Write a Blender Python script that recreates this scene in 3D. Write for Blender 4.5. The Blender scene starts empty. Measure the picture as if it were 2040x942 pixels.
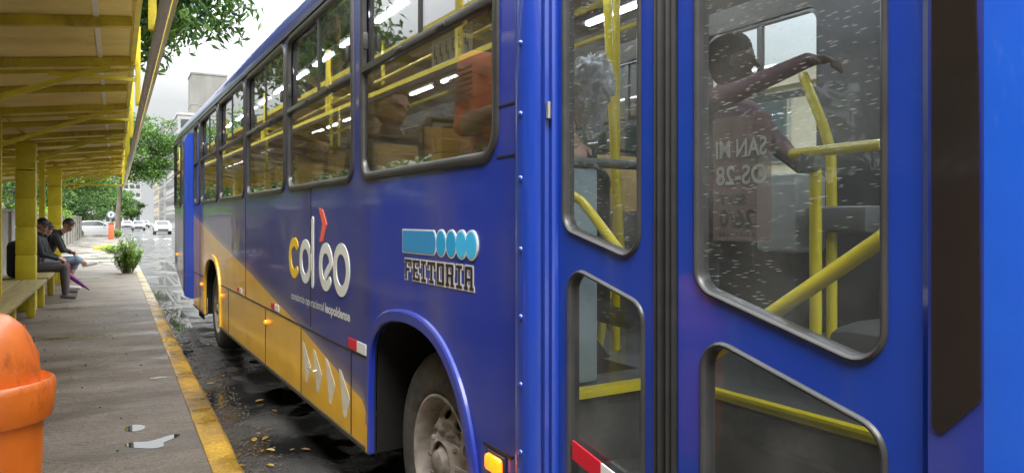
import bpy, bmesh, math, random
import numpy as np
from mathutils import Vector, Matrix, geometry
random.seed(7)
R = math.radians
PI = math.pi
C = bpy.context.scene.collection
SC = bpy.context.scene

# ------------------------------------------------------------------ camera
YAW = 29.4
cam = bpy.data.cameras.new('camera'); camo = bpy.data.objects.new('camera', cam); C.objects.link(camo)
camo.location = (0, 0, 1.5)
camo.rotation_euler = (R(90), 0, R(-YAW))
cam.sensor_width = 36; cam.lens = 36 * 1400 / 2040
cam.shift_y = -32 / 2040
cam.clip_start = 0.05; cam.clip_end = 3000
cam.dof.use_dof = False
SC.camera = camo

# ------------------------------------------------------------------ world, sun, exposure
w = bpy.data.worlds.new('World'); SC.world = w; w.use_nodes = True
nt = w.node_tree; nt.nodes.clear()
out = nt.nodes.new('ShaderNodeOutputWorld'); bg = nt.nodes.new('ShaderNodeBackground')
sky = nt.nodes.new('ShaderNodeTexSky'); sky.sky_type = 'NISHITA'; sky.sun_disc = False
SUN_EL, SUN_ROT = 52, 200
sky.sun_elevation = R(SUN_EL); sky.sun_rotation = R(SUN_ROT)
sky.air_density = 1.0; sky.dust_density = 4.0; sky.ozone_density = 1.0
tc = nt.nodes.new('ShaderNodeTexCoord')
mp = nt.nodes.new('ShaderNodeMapping'); mp.inputs['Scale'].default_value = (1, 1, 3.2)
noi = nt.nodes.new('ShaderNodeTexNoise'); noi.inputs['Scale'].default_value = 2.2; noi.inputs['Detail'].default_value = 6
rmp = nt.nodes.new('ShaderNodeValToRGB')
rmp.color_ramp.elements[0].position = .35; rmp.color_ramp.elements[0].color = (6.7, 7.0, 7.2, 1)
rmp.color_ramp.elements[1].position = .68; rmp.color_ramp.elements[1].color = (9.4, 9.5, 9.4, 1)
mx = nt.nodes.new('ShaderNodeMixRGB'); mx.inputs[0].default_value = .9
L = nt.links.new
L(tc.outputs['Generated'], mp.inputs['Vector']); L(mp.outputs[0], noi.inputs['Vector']); L(noi.outputs['Fac'], rmp.inputs[0])
L(sky.outputs[0], mx.inputs[1]); L(rmp.outputs[0], mx.inputs[2])
# overhead sky boosted far above the horizon's brightness to lift the shaded places
sxyz = nt.nodes.new('ShaderNodeSeparateXYZ'); L(tc.outputs['Generated'], sxyz.inputs[0])
zen = nt.nodes.new('ShaderNodeMapRange'); zen.inputs['From Min'].default_value = .15; zen.inputs['From Max'].default_value = 1.0
zen.inputs['To Min'].default_value = .225; zen.inputs['To Max'].default_value = 2.4; L(sxyz.outputs['Z'], zen.inputs[0])
scl = nt.nodes.new('ShaderNodeVectorMath'); scl.operation = 'SCALE'; L(mx.outputs[0], scl.inputs[0]); L(zen.outputs[0], scl.inputs['Scale'])
L(scl.outputs[0], bg.inputs['Color']); bg.inputs['Strength'].default_value = 0.075
L(bg.outputs[0], out.inputs['Surface'])
sl = bpy.data.lights.new('sun', 'SUN'); sl.energy = 0.6; sl.angle = R(25); sl.color = (1, .97, .92)
so = bpy.data.objects.new('sun', sl); C.objects.link(so)
so.rotation_euler = (R(90 - SUN_EL), 0, R(180 - SUN_ROT)); so.location = (0, 0, 30)
SC.view_settings.view_transform = 'Standard'; SC.view_settings.look = 'None'
SC.view_settings.gamma = 1; SC.view_settings.exposure = 2.6
SC.view_settings.use_curve_mapping = False
SC.cycles.max_bounces = 10; SC.cycles.transparent_max_bounces = 24
SC.cycles.glossy_bounces = 5; SC.cycles.diffuse_bounces = 4
SC.cycles.use_denoising = True
SC.cycles.sample_clamp_indirect = 8

# ------------------------------------------------------------------ helpers
def tag(o, label=None, cat=None, group=None, kind=None):
    if label: o['label'] = label
    if cat: o['category'] = cat
    if group: o['group'] = group
    if kind: o['kind'] = kind
    return o

def empty(name, loc=(0, 0, 0), rz=0):
    o = bpy.data.objects.new(name, None); C.objects.link(o)
    o.location = loc; o.rotation_euler = (0, 0, rz); o.empty_display_size = .2
    return o

def copy_tree(o, parent=None):
    c = o.copy(); C.objects.link(c)
    if parent is not None: c.parent = parent
    for ch in list(o.children): copy_tree(ch, c)
    return c

def roundpoly(P, r, seg=6):
    n = len(P); outp = []
    for i in range(n):
        a, b, c = Vector(P[i - 1][:2]), Vector(P[i][:2]), Vector(P[(i + 1) % n][:2])
        rr = r[i] if isinstance(r, (list, tuple)) else r
        u = (a - b); v = (c - b); lu, lv = u.length, v.length; u.normalize(); v.normalize()
        ang = math.acos(max(-1, min(1, u.dot(v)))) / 2
        t = min(rr / math.tan(ang), lu * .49, lv * .49); rr = t * math.tan(ang)
        bis = (u + v).normalized(); cen = b + bis * (rr / math.sin(ang))
        p0 = b + u * t - cen; p1 = b + v * t - cen
        a0 = math.atan2(p0.y, p0.x); a1 = math.atan2(p1.y, p1.x)
        d = (a1 - a0 + PI) % (2 * PI) - PI
        for k in range(seg + 1):
            q = a0 + d * k / seg
            outp.append((cen.x + rr * math.cos(q), cen.y + rr * math.sin(q)))
    return outp

def inset(P, d):
    """move every edge of a convex sharp polygon inwards by d"""
    n = len(P); area = sum(P[i - 1][0] * P[i][1] - P[i][0] * P[i - 1][1] for i in range(n))
    sg = 1 if area > 0 else -1; outp = []
    for i in range(n):
        a, b, c = Vector(P[i - 1]), Vector(P[i]), Vector(P[(i + 1) % n])
        e1 = (b - a).normalized(); e2 = (c - b).normalized()
        n1 = Vector((-e1.y, e1.x)) * sg; n2 = Vector((-e2.y, e2.x)) * sg
        k = (n1 + n2); k = k / max(.2, k.dot(n1))
        q = b + k * d; outp.append((q.x, q.y))
    return outp

class MB:
    def __init__(s): s.v = []; s.f = []; s.m = []
    def add(s, vs, fs, m=0):
        o = len(s.v); s.v += [tuple(v) for v in vs]
        s.f += [tuple(i + o for i in f) for f in fs]; s.m += [m] * len(fs); return s
    def box(s, c, d, m=0, rot=None):
        vs = [Vector((x * d[0] / 2, y * d[1] / 2, z * d[2] / 2)) for x in (-1, 1) for y in (-1, 1) for z in (-1, 1)]
        if rot: vs = [Matrix.Rotation(rot[1], 3, rot[0]) @ v for v in vs]
        vs = [v + Vector(c) for v in vs]
        return s.add(vs, [(0, 1, 3, 2), (4, 6, 7, 5), (0, 4, 5, 1), (2, 3, 7, 6), (0, 2, 6, 4), (1, 5, 7, 3)], m)
    def cbox(s, c, d, b=.01, m=0, rot=None):
        """box with chamfered edges"""
        hx, hy, hz = d[0] / 2, d[1] / 2, d[2] / 2; b = min(b, hx * .9, hy * .9, hz * .9)
        bm = bmesh.new(); bmesh.ops.create_cube(bm, size=1)
        for v in bm.verts: v.co = Vector((v.co.x * d[0], v.co.y * d[1], v.co.z * d[2]))
        bmesh.ops.bevel(bm, geom=bm.edges[:], offset=b, segments=2, affect='EDGES', profile=.5)
        M = Matrix.Rotation(rot[1], 3, rot[0]) if rot else Matrix.Identity(3)
        vs = [M @ v.co + Vector(c) for v in bm.verts]; bm.verts.index_update()
        fs = [tuple(v.index for v in f.verts) for f in bm.faces]; bm.free()
        return s.add(vs, fs, m)
    def plate(s, outer, holes, fn, t0, t1, m=0, mside=None):
        """flat plate with holes; fn(u, v, t) -> xyz"""
        loops = [outer] + list(holes)
        tris = geometry.tessellate_polygon([[Vector((p[0], p[1], 0)) for p in l] for l in loops])
        flat = [p for l in loops for p in l]; n = len(flat)
        vs = [fn(p[0], p[1], t0) for p in flat] + [fn(p[0], p[1], t1) for p in flat]
        fs = [tuple(t) for t in tris] + [tuple(i + n for i in reversed(t)) for t in tris]
        s.add(vs, fs, m); o = len(s.v) - 2 * n; k = 0; sf = []
        for l in loops:
            q = len(l)
            for i in range(q):
                a = k + i; b = k + (i + 1) % q; sf.append((a + o, b + o, b + n + o, a + n + o))
            k += q
        s.f += sf; s.m += [m if mside is None else mside] * len(sf)
        return s
    def loft(s, loops, closed=True, caps=False, m=0):
        n = len(loops[0]); o = []
        for l in loops: o += [tuple(p) for p in l]
        fs = []
        for j in range(len(loops) - 1):
            for i in range(n if closed else n - 1):
                a = j * n + i; b = j * n + (i + 1) % n; fs.append((a, b, b + n, a + n))
        if caps:
            fs.append(tuple(range(n))[::-1]); fs.append(tuple(range((len(loops) - 1) * n, len(loops) * n)))
        return s.add(o, fs, m)
    def tube(s, pts, r, seg=8, m=0, caps=True):
        pts = [Vector(p) for p in pts]; loops = []; up = None
        for i, p in enumerate(pts):
            d = (pts[min(i + 1, len(pts) - 1)] - pts[max(i - 1, 0)]).normalized()
            if up is None: up = Vector((0, 0, 1)) if abs(d.z) < .9 else Vector((1, 0, 0))
            a = d.cross(up).normalized(); b = a.cross(d).normalized(); up = b
            rr = r[i] if isinstance(r, (list, tuple)) else r
            loops.append([p + a * rr * math.cos(2 * PI * k / seg) + b * rr * math.sin(2 * PI * k / seg) for k in range(seg)])
        return s.loft(loops, True, caps, m)
    def lathe(s, prof, fn, seg=32, m=0, a0=0, a1=2 * PI):
        """prof (r, t); fn(r cos, r sin, t)"""
        full = abs(a1 - a0 - 2 * PI) < 1e-6; n = seg if full else seg + 1
        loops = [[fn(r * math.cos(a0 + (a1 - a0) * k / seg), r * math.sin(a0 + (a1 - a0) * k / seg), t) for k in range(n)] for r, t in prof]
        return s.loft(loops, full, False, m)
    def ball(s, c, r, m=0, seg=10, ring=7):
        rx, ry, rz = r if isinstance(r, (tuple, list)) else (r, r, r); vs = [(c[0], c[1], c[2] + rz)]; fs = []
        for j in range(1, ring):
            t = PI * j / ring
            for k in range(seg):
                a = 2 * PI * k / seg; vs.append((c[0] + rx * math.sin(t) * math.cos(a), c[1] + ry * math.sin(t) * math.sin(a), c[2] + rz * math.cos(t)))
        vs.append((c[0], c[1], c[2] - rz)); e = len(vs) - 1
        for k in range(seg):
            fs.append((0, 1 + k, 1 + (k + 1) % seg)); fs.append((e, e - seg + (k + 1) % seg, e - seg + k))
            for j in range(ring - 2):
                a = 1 + j * seg + k; b = 1 + j * seg + (k + 1) % seg; fs.append((a, a + seg, b + seg, b))
        return s.add(vs, fs, m)
    def build(s, name, mats, parent=None, smooth=None, recalc=True):
        me = bpy.data.meshes.new(name); me.from_pydata(s.v, [], s.f)
        mats = mats if isinstance(mats, (list, tuple)) else [mats]
        for m_ in mats: me.materials.append(m_)
        if len(mats) > 1: me.polygons.foreach_set('material_index', s.m)
        if recalc:
            bm = bmesh.new(); bm.from_mesh(me); bmesh.ops.recalc_face_normals(bm, faces=bm.faces[:]); bm.to_mesh(me); bm.free()
        if smooth is not None:
            me.shade_smooth(); me.set_sharp_from_angle(angle=R(smooth))
        o = bpy.data.objects.new(name, me); C.objects.link(o)
        if parent is not None: o.parent = parent
        return o

# ------------------------------------------------------------------ materials
def mat(name, col, rough=.5, metal=0, coat=0, var=0, scale=6, bump=0, bscale=40, col2=None, emit=None, spec=.5, stretch=None, rvar=0, coatr=.05):
    m = bpy.data.materials.new(name); m.use_nodes = True; t = m.node_tree; b = t.nodes['Principled BSDF']
    b.inputs['Base Color'].default_value = (*col, 1); b.inputs['Roughness'].default_value = rough
    b.inputs['Metallic'].default_value = metal; b.inputs['Coat Weight'].default_value = coat; b.inputs['Coat Roughness'].default_value = coatr
    b.inputs['Specular IOR Level'].default_value = spec
    tcn = t.nodes.new('ShaderNodeTexCoord'); mpn = t.nodes.new('ShaderNodeMapping')
    t.links.new(tcn.outputs['Object'], mpn.inputs[0])
    if stretch: mpn.inputs['Scale'].default_value = stretch
    if var or col2:
        n = t.nodes.new('ShaderNodeTexNoise'); n.inputs['Scale'].default_value = scale; n.inputs['Detail'].default_value = 8; n.inputs['Roughness'].default_value = .62
        r = t.nodes.new('ShaderNodeValToRGB'); r.color_ramp.elements[0].position = .32; r.color_ramp.elements[1].position = .7
        c2 = col2 or tuple(min(1, c * (1 + var)) for c in col); c1 = col if col2 else tuple(c * (1 - var) for c in col)
        r.color_ramp.elements[0].color = (*c1, 1); r.color_ramp.elements[1].color = (*c2, 1)
        t.links.new(mpn.outputs[0], n.inputs['Vector']); t.links.new(n.outputs['Fac'], r.inputs[0]); t.links.new(r.outputs[0], b.inputs['Base Color'])
        if rvar:
            mr = t.nodes.new('ShaderNodeMapRange'); mr.inputs['From Min'].default_value = .3; mr.inputs['From Max'].default_value = .7
            mr.inputs['To Min'].default_value = max(.02, rough - rvar); mr.inputs['To Max'].default_value = min(1, rough + rvar)
            t.links.new(n.outputs['Fac'], mr.inputs[0]); t.links.new(mr.outputs[0], b.inputs['Roughness'])
    if bump:
        n2 = t.nodes.new('ShaderNodeTexNoise'); n2.inputs['Scale'].default_value = bscale; n2.inputs['Detail'].default_value = 6
        bp = t.nodes.new('ShaderNodeBump'); bp.inputs['Strength'].default_value = bump; bp.inputs['Distance'].default_value = .01
        t.links.new(mpn.outputs[0], n2.inputs['Vector']); t.links.new(n2.outputs['Fac'], bp.inputs['Height']); t.links.new(bp.outputs[0], b.inputs['Normal'])
    if emit:
        b.inputs['Emission Color'].default_value = (*emit[0], 1); b.inputs['Emission Strength'].default_value = emit[1]
    return m

def leafmat(name, c1, c2, c3, rough=.45):
    m = bpy.data.materials.new(name); m.use_nodes = True; t = m.node_tree; b = t.nodes['Principled BSDF']
    g = t.nodes.new('ShaderNodeNewGeometry'); r = t.nodes.new('ShaderNodeValToRGB')
    r.color_ramp.elements[0].color = (*c1, 1); r.color_ramp.elements[1].color = (*c3, 1)
    e = r.color_ramp.elements.new(.55); e.color = (*c2, 1)
    t.links.new(g.outputs['Random Per Island'], r.inputs[0]); t.links.new(r.outputs[0], b.inputs['Base Color'])
    b.inputs['Roughness'].default_value = rough
    tr = t.nodes.new('ShaderNodeBsdfTranslucent'); t.links.new(r.outputs[0], tr.inputs['Color'])
    ms = t.nodes.new('ShaderNodeMixShader'); ms.inputs[0].default_value = .35
    o = t.nodes['Material Output']; t.links.new(b.outputs[0], ms.inputs[1]); t.links.new(tr.outputs[0], ms.inputs[2]); t.links.new(ms.outputs[0], o.inputs['Surface'])
    return m

def glassmat(name, tint, refl=1.0, rough=.0, streak=0.0, base=.05, dirt=.04, sc=(1, 1, 1)):
    """thin pane: mirror reflection by facing angle over tinted transparency, plus dirt and water marks"""
    m = bpy.data.materials.new(name); m.use_nodes = True; t = m.node_tree; t.nodes.clear(); N = t.nodes.new; K = t.links.new
    o = N('ShaderNodeOutputMaterial'); tr = N('ShaderNodeBsdfTransparent'); tr.inputs[0].default_value = (*tint, 1)
    gl = N('ShaderNodeBsdfGlossy'); gl.inputs['Roughness'].default_value = rough; gl.inputs['Color'].default_value = (1, 1, 1, 1)
    lw = N('ShaderNodeLayerWeight'); lw.inputs[0].default_value = .5
    p = N('ShaderNodeMath'); p.operation = 'POWER'; p.inputs[1].default_value = 4.0; K(lw.outputs['Facing'], p.inputs[0])
    a = N('ShaderNodeMath'); a.operation = 'MULTIPLY_ADD'; a.inputs[1].default_value = refl; a.inputs[2].default_value = base; K(p.outputs[0], a.inputs[0]); a.use_clamp = True
    mx_ = N('ShaderNodeMixShader'); K(a.outputs[0], mx_.inputs[0]); K(tr.outputs[0], mx_.inputs[1]); K(gl.outputs[0], mx_.inputs[2])
    tcn = N('ShaderNodeTexCoord'); mpn = N('ShaderNodeMapping'); mpn.inputs['Scale'].default_value = sc; K(tcn.outputs['Object'], mpn.inputs[0])
    n = N('ShaderNodeTexNoise'); n.inputs['Scale'].default_value = 5; n.inputs['Detail'].default_value = 8; K(tcn.outputs['Object'], n.inputs['Vector'])
    mr = N('ShaderNodeMapRange'); mr.inputs['From Min'].default_value = .4; mr.inputs['From Max'].default_value = .8; mr.inputs['To Max'].default_value = dirt * 2.5; mr.inputs['To Min'].default_value = dirt * .6
    K(n.outputs['Fac'], mr.inputs[0]); fac = mr.outputs[0]
    if streak:          # rain driven into short slanting streaks, in a coarse and a fine layer
        n3 = N('ShaderNodeTexNoise'); n3.inputs['Scale'].default_value = 3; K(tcn.outputs['Object'], n3.inputs['Vector'])
        sz = N('ShaderNodeSeparateXYZ'); K(tcn.outputs['Object'], sz.inputs[0])
        hz = N('ShaderNodeMapRange'); hz.inputs['From Min'].default_value = 1.0; hz.inputs['From Max'].default_value = 2.0; hz.inputs['To Min'].default_value = -.40; hz.inputs['To Max'].default_value = .40; K(sz.outputs['Z'], hz.inputs[0])
        sm = N('ShaderNodeMath'); sm.operation = 'ADD'; K(n3.outputs['Fac'], sm.inputs[0]); K(hz.outputs[0], sm.inputs[1])
        for sc_, cut, amt, th in ((sc, .58, streak * .8, .13), ((1, 26, 330), .33, streak, .17), ((1, 17, 260), .38, streak * .9, .14)):
            rot_ = N('ShaderNodeMapping'); rot_.inputs['Rotation'].default_value = (R(5), 0, 0); K(tcn.outputs['Object'], rot_.inputs[0])
            mq = N('ShaderNodeMapping'); mq.inputs['Scale'].default_value = sc_; K(rot_.outputs[0], mq.inputs[0])
            v = N('ShaderNodeTexVoronoi'); v.feature = 'F1'; v.inputs['Scale'].default_value = 1; K(mq.outputs[0], v.inputs['Vector'])
            lt = N('ShaderNodeMath'); lt.operation = 'LESS_THAN'; lt.inputs[1].default_value = th; K(v.outputs['Distance'], lt.inputs[0])
            sx = N('ShaderNodeSeparateColor'); K(v.outputs['Color'], sx.inputs[0])
            ds = N('ShaderNodeMath'); ds.operation = 'MULTIPLY'; K(sx.outputs[0], ds.inputs[0]); K(sm.outputs[0], ds.inputs[1])
            g1 = N('ShaderNodeMath'); g1.operation = 'GREATER_THAN'; g1.inputs[1].default_value = cut; K(ds.outputs[0], g1.inputs[0])
            q = N('ShaderNodeMath'); q.operation = 'MULTIPLY'; K(lt.outputs[0], q.inputs[0]); K(g1.outputs[0], q.inputs[1])
            q3 = N('ShaderNodeMath'); q3.operation = 'MULTIPLY_ADD'; q3.inputs[1].default_value = amt; K(q.outputs[0], q3.inputs[0]); K(fac, q3.inputs[2]); q3.use_clamp = True; fac = q3.outputs[0]
    df = N('ShaderNodeBsdfDiffuse'); df.inputs[0].default_value = (.7, .7, .68, 1)
    m2 = N('ShaderNodeMixShader'); K(fac, m2.inputs[0]); K(mx_.outputs[0], m2.inputs[1]); K(df.outputs[0], m2.inputs[2]); K(m2.outputs[0], o.inputs['Surface'])
    return m

M = {}
M['yellow'] = mat('yellow_paint', (.50, .40, .010), .5, col2=(.66, .54, .02), scale=5, bump=.15, bscale=60)
M['yellow_old'] = mat('old_yellow_paint', (.40, .31, .015), .55, col2=(.62, .50, .03), scale=3, bump=.25, bscale=50)
M['roofsheet'] = mat('yellow_roof_sheet', (.74, .58, .20), .4, col2=(.86, .70, .30), scale=1.6)
M['galv'] = mat('galvanised_pipe', (.74, .72, .68), .5, .0, col2=(.84, .82, .78), scale=8)
M['concrete'] = mat('grey_concrete', (.18, .17, .15), .85, col2=(.36, .34, .30), scale=2.5, bump=.4, bscale=25)
M['wood'] = mat('weathered_bench_plank', (.22, .17, .07), .6, col2=(.36, .29, .12), scale=4, stretch=(6, .6, 6), bump=.3)
M['orange'] = mat('orange_plastic', (.78, .15, .012), .38, col2=(.88, .22, .022), scale=5, bump=.08, bscale=90, coat=.25, coatr=.2)
M['black'] = mat('black_rubber', (.018, .018, .019), .55, var=.3, scale=12)
M['gasket'] = mat('window_gasket', (.030, .030, .032), .34, col2=(.052, .051, .052), scale=9, bump=.1)
M['bluebright'] = mat('vivid_blue_paint', (.008, .042, .35), .3, coat=1, col2=(.011, .055, .42), scale=3, stretch=(1, 1, .25))
M['bluesheen'] = mat('blue_with_painted_sheen', (.012, .090, .60), .28, coat=1, col2=(.018, .13, .72), scale=1.5)  # bright sheen of the front corner painted in as a lighter blue
M['tyre'] = mat('tyre_rubber', (.022, .021, .02), .75, col2=(.10, .095, .088), scale=7, bump=.2)
M['rim'] = mat('dusty_wheel_rim', (.20, .17, .145), .5, .1, col2=(.46, .42, .38), scale=9, bump=.15)
M['hub'] = mat('rusty_hub', (.15, .12, .10), .7, .1, col2=(.34, .30, .27), scale=14, bump=.3)
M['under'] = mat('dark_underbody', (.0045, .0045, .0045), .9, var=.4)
M['indark'] = mat('dark_interior_lining', (.05, .05, .053), .6, var=.2)
M['ingrey'] = mat('grey_interior_panel', (.17, .18, .18), .5, var=.12)
M['ceiling'] = mat('bus_ceiling_panel', (.13, .125, .115), .5, var=.1)
M['floor'] = mat('grey_bus_flooring', (.075, .08, .08), .6, var=.25, scale=30)
M['rail'] = mat('yellow_handrail', (.88, .70, .018), .35, col2=(.93, .76, .03), scale=4, coat=.4)
M['seat'] = mat('tan_seat_shell', (.42, .28, .09), .5, var=.12)
M['seatblue'] = mat('blue_grey_seat', (.03, .04, .06), .7, var=.15)
M['led'] = mat('led_strip', (1, 1, 1), .5, emit=((.80, .88, 1), 12))
M['amber'] = mat('amber_lens', (.9, .20, .006), .2, emit=((1, .20, .005), .45), coat=.6)
M['white'] = mat('white_vinyl', (.66, .67, .62), .45, var=.05)
M['lettyel'] = mat('yellow_vinyl', (.80, .52, .03), .45)
M['coral'] = mat('coral_vinyl', (.80, .13, .08), .45)
M['cyan1'] = mat('blue_vinyl', (.035, .25, .52), .4)
M['cyan2'] = mat('cyan_vinyl', (.02, .33, .62), .4)
M['cyan3'] = mat('light_cyan_vinyl', (.05, .46, .80), .4)
M['darkvinyl'] = mat('dark_vinyl', (.025, .025, .022), .4)
M['greyvinyl'] = mat('pale_grey_vinyl', (.55, .52, .52), .45)
M['palevinyl'] = mat('faded_cream_vinyl', (.62, .56, .42), .6, col2=(.74, .70, .58), scale=14)
M['red'] = mat('red_reflective', (.62, .01, .03), .35)
M['reflwhite'] = mat('white_reflective', (.72, .72, .72), .35)
M['steel'] = mat('steel', (.45, .45, .45), .35, .8)
M['poster'] = mat('poster_backing', (.16, .12, .12), .6)
M['skin'] = mat('skin', (.42, .23, .15), .55, var=.1)
M['skin2'] = mat('light_skin', (.55, .34, .24), .55, var=.08)
M['bark'] = mat('bark', (.10, .075, .05), .9, col2=(.22, .19, .15), scale=4, stretch=(1, 1, .3), bump=.6, bscale=12)
M['leafn'] = leafmat('glossy_leaves', (.022, .065, .012), (.045, .125, .02), (.13, .24, .035), .32)
M['leaff'] = leafmat('street_tree_leaves', (.035, .09, .015), (.075, .17, .025), (.17, .30, .04))
M['leafd'] = leafmat('dark_tree_leaves', (.025, .065, .015), (.05, .12, .025), (.10, .20, .035))
M['leafb'] = leafmat('weed_leaves', (.09, .20, .02), (.20, .36, .04), (.38, .55, .08))
M['carw'] = mat('white_car_paint', (.40, .41, .42), .3, coat=.8)
M['cars'] = mat('silver_car_paint', (.20, .21, .22), .3, .3, coat=.8)
M['carglass'] = mat('car_glass', (.03, .035, .04), .08)
M['render'] = mat('pale_facade', (.27, .27, .26), .8, col2=(.36, .36, .345), scale=.4)
M['render2'] = mat('cream_facade', (.33, .30, .22), .8, col2=(.40, .36, .27), scale=.4)
M['render3'] = mat('grey_facade', (.19, .19, .185), .8, col2=(.27, .265, .25), scale=.5)
M['tower'] = mat('stained_tower_concrete', (.15, .148, .135), .9, col2=(.22, .215, .195), scale=.35, stretch=(1, 1, .3))
M['brick'] = mat('red_brick', (.34, .09, .06), .8, var=.2)
M['winglass'] = mat('facade_glass', (.05, .065, .075), .12, var=.3, scale=.5)
M['paintw'] = mat('road_paint', (.45, .45, .42), .5, col2=(.26, .26, .25), scale=9)
M['asphalt_plain'] = mat('asphalt', (.05, .05, .05), .8)
M['skydark'] = mat('tinted_plastic', (.022, .016, .015), .15, coat=.3)
M['water'] = mat('still_water', (.02, .02, .02), .02, spec=.9)

def grime(m, col, lo, hi, amt, scale, stretch=(1, 1, .4), off=0):
    t = m.node_tree; bs = t.nodes['Principled BSDF']; N = t.nodes.new; K = t.links.new; src = bs.inputs['Base Color'].links[0].from_socket
    tcn = N('ShaderNodeTexCoord'); n = N('ShaderNodeTexNoise'); n.inputs['Scale'].default_value = scale; n.inputs['Detail'].default_value = 10; n.inputs['Roughness'].default_value = .75
    mp_ = N('ShaderNodeMapping'); mp_.inputs['Scale'].default_value = stretch; mp_.inputs['Location'].default_value = (off, off, off); K(tcn.outputs['Object'], mp_.inputs[0]); K(mp_.outputs[0], n.inputs['Vector'])
    mr = N('ShaderNodeMapRange'); mr.inputs['From Min'].default_value = lo; mr.inputs['From Max'].default_value = hi; mr.inputs['To Max'].default_value = amt; K(n.outputs['Fac'], mr.inputs[0])
    mx_ = N('ShaderNodeMixRGB'); mx_.inputs[2].default_value = (*col, 1); K(mr.outputs[0], mx_.inputs[0]); K(src, mx_.inputs[1]); K(mx_.outputs[0], bs.inputs['Base Color'])
grime(M['yellow'], (.10, .05, .015), .58, .74, .7, 5); grime(M['yellow_old'], (.12, .05, .015), .54, .72, .75, 4); grime(M['roofsheet'], (.22, .13, .05), .50, .75, .6, .8, (.5, 2, 1))
grime(M['bluebright'], (.10, .12, .16), .52, .80, .30, 6, (1, 1, .12)); grime(M['rim'], (.04, .03, .025), .52, .7, .45, 7, (1, 1, 1)); grime(M['tyre'], (.16, .14, .12), .55, .7, .5, 9, (1, 1, 1))
# bus side livery: yellow below a line that falls towards the front, a pale band along it, navy above
def livery():
    m = bpy.data.materials.new('bus_side_livery'); m.use_nodes = True; t = m.node_tree; b = t.nodes['Principled BSDF']; N = t.nodes.new; K = t.links.new
    tcn = N('ShaderNodeTexCoord'); sp = N('ShaderNodeSeparateXYZ'); K(tcn.outputs['Object'], sp.inputs[0])
    mr = N('ShaderNodeMapRange'); mr.inputs['From Min'].default_value = 3; mr.inputs['From Max'].default_value = 12; K(sp.outputs['Y'], mr.inputs[0])
    fc = N('ShaderNodeFloatCurve'); cv = fc.mapping.curves[0]
    pts = [(3.0, .30), (3.40, .50), (3.48, .58), (4.76, .80), (5.45, .89), (6.61, 1.06), (8.28, 1.27), (10.64, 1.60), (12, 1.72)]
    cv.points[0].location = ((pts[0][0] - 3) / 9, pts[0][1] / 2); cv.points[1].location = (1, pts[-1][1] / 2)
    for s_, h in pts[1:-1]: cv.points.new((s_ - 3) / 9, h / 2)
    for p in cv.points: p.handle_type = 'VECTOR'
    fc.mapping.update()
    K(mr.outputs[0], fc.inputs['Value'])
    d = N('ShaderNodeMath'); d.operation = 'MULTIPLY_ADD'; d.inputs[1].default_value = -2; K(fc.outputs[0], d.inputs[0]); K(sp.outputs['Z'], d.inputs[2])
    r = N('ShaderNodeValToRGB'); cr = r.color_ramp; cr.interpolation = 'LINEAR'
    mr2 = N('ShaderNodeMapRange'); mr2.inputs['From Min'].default_value = -.5; mr2.inputs['From Max'].default_value = .5; K(d.outputs[0], mr2.inputs[0]); K(mr2.outputs[0], r.inputs[0])
    yel = (.92, .52, .03, 1); pale = (.24, .20, .26, 1); nav = (.022, .036, .24, 1)
    cr.elements[0].position = 0; cr.elements[0].color = yel
    cr.elements[1].position = 1; cr.elements[1].color = nav
    for p, c in ((.497, yel), (.503, pale), (.58, (.05, .048, .17, 1)), (.62, nav)):
        e = cr.elements.new(p); e.color = c
    # behind the rear door the panel is plain navy-grey, ahead of the arch plain navy
    lt = N('ShaderNodeMath'); lt.operation = 'LESS_THAN'; lt.inputs[1].default_value = 3.36; K(sp.outputs['Y'], lt.inputs[0])
    gt = N('ShaderNodeMath'); gt.operation = 'GREATER_THAN'; gt.inputs[1].default_value = 11.75; K(sp.outputs['Y'], gt.inputs[0])
    ad = N('ShaderNodeMath'); ad.operation = 'ADD'; K(lt.outputs[0], ad.inputs[0]); K(gt.outputs[0], ad.inputs[1])
    mx1 = N('ShaderNodeMixRGB'); mx1.inputs[2].default_value = (.014, .036, .34, 1); K(ad.outputs[0], mx1.inputs[0]); K(r.outputs[0], mx1.inputs[1])
    # road film: slight dust near the skirt
    n = N('ShaderNodeTexNoise'); n.inputs['Scale'].default_value = 2.5; n.inputs['Detail'].default_value = 8; K(tcn.outputs['Object'], n.inputs['Vector'])
    mr3 = N('ShaderNodeMapRange'); mr3.inputs['From Min'].default_value = .45; mr3.inputs['From Max'].default_value = .85; mr3.inputs['To Max'].default_value = .42; K(n.outputs['Fac'], mr3.inputs[0])
    mx2 = N('ShaderNodeMixRGB'); mx2.inputs[2].default_value = (.16, .14, .12, 1); K(mr3.outputs[0], mx2.inputs[0]); K(mx1.outputs[0], mx2.inputs[1])
    K(mx2.outputs[0], b.inputs['Base Color'])
    b.inputs['Roughness'].default_value = .35; b.inputs['Coat Weight'].default_value = .7; b.inputs['Coat Roughness'].default_value = .07
    n4 = N('ShaderNodeTexNoise'); n4.inputs['Scale'].default_value = 1.3; n4.inputs['Detail'].default_value = 2; K(tcn.outputs['Object'], n4.inputs['Vector'])
    bp = N('ShaderNodeBump'); bp.inputs['Strength'].default_value = .6; bp.inputs['Distance'].default_value = .012; K(n4.outputs['Fac'], bp.inputs['Height']); K(bp.outputs[0], b.inputs['Coat Normal']); K(bp.outputs[0], b.inputs['Normal'])
    return m
M['livery'] = livery()
M['glass'] = glassmat('tinted_bus_glass', (.75, .75, .74), refl=.95, base=.12, dirt=.012)
M['doorglass'] = glassmat('wet_door_glass', (.90, .92, .92), refl=.6, base=.04, dirt=.03, streak=.42, sc=(1, 8, 130))
M['farglass'] = glassmat('far_side_glass', (.38, .40, .40), refl=.6, base=.05, dirt=.01)
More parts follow.
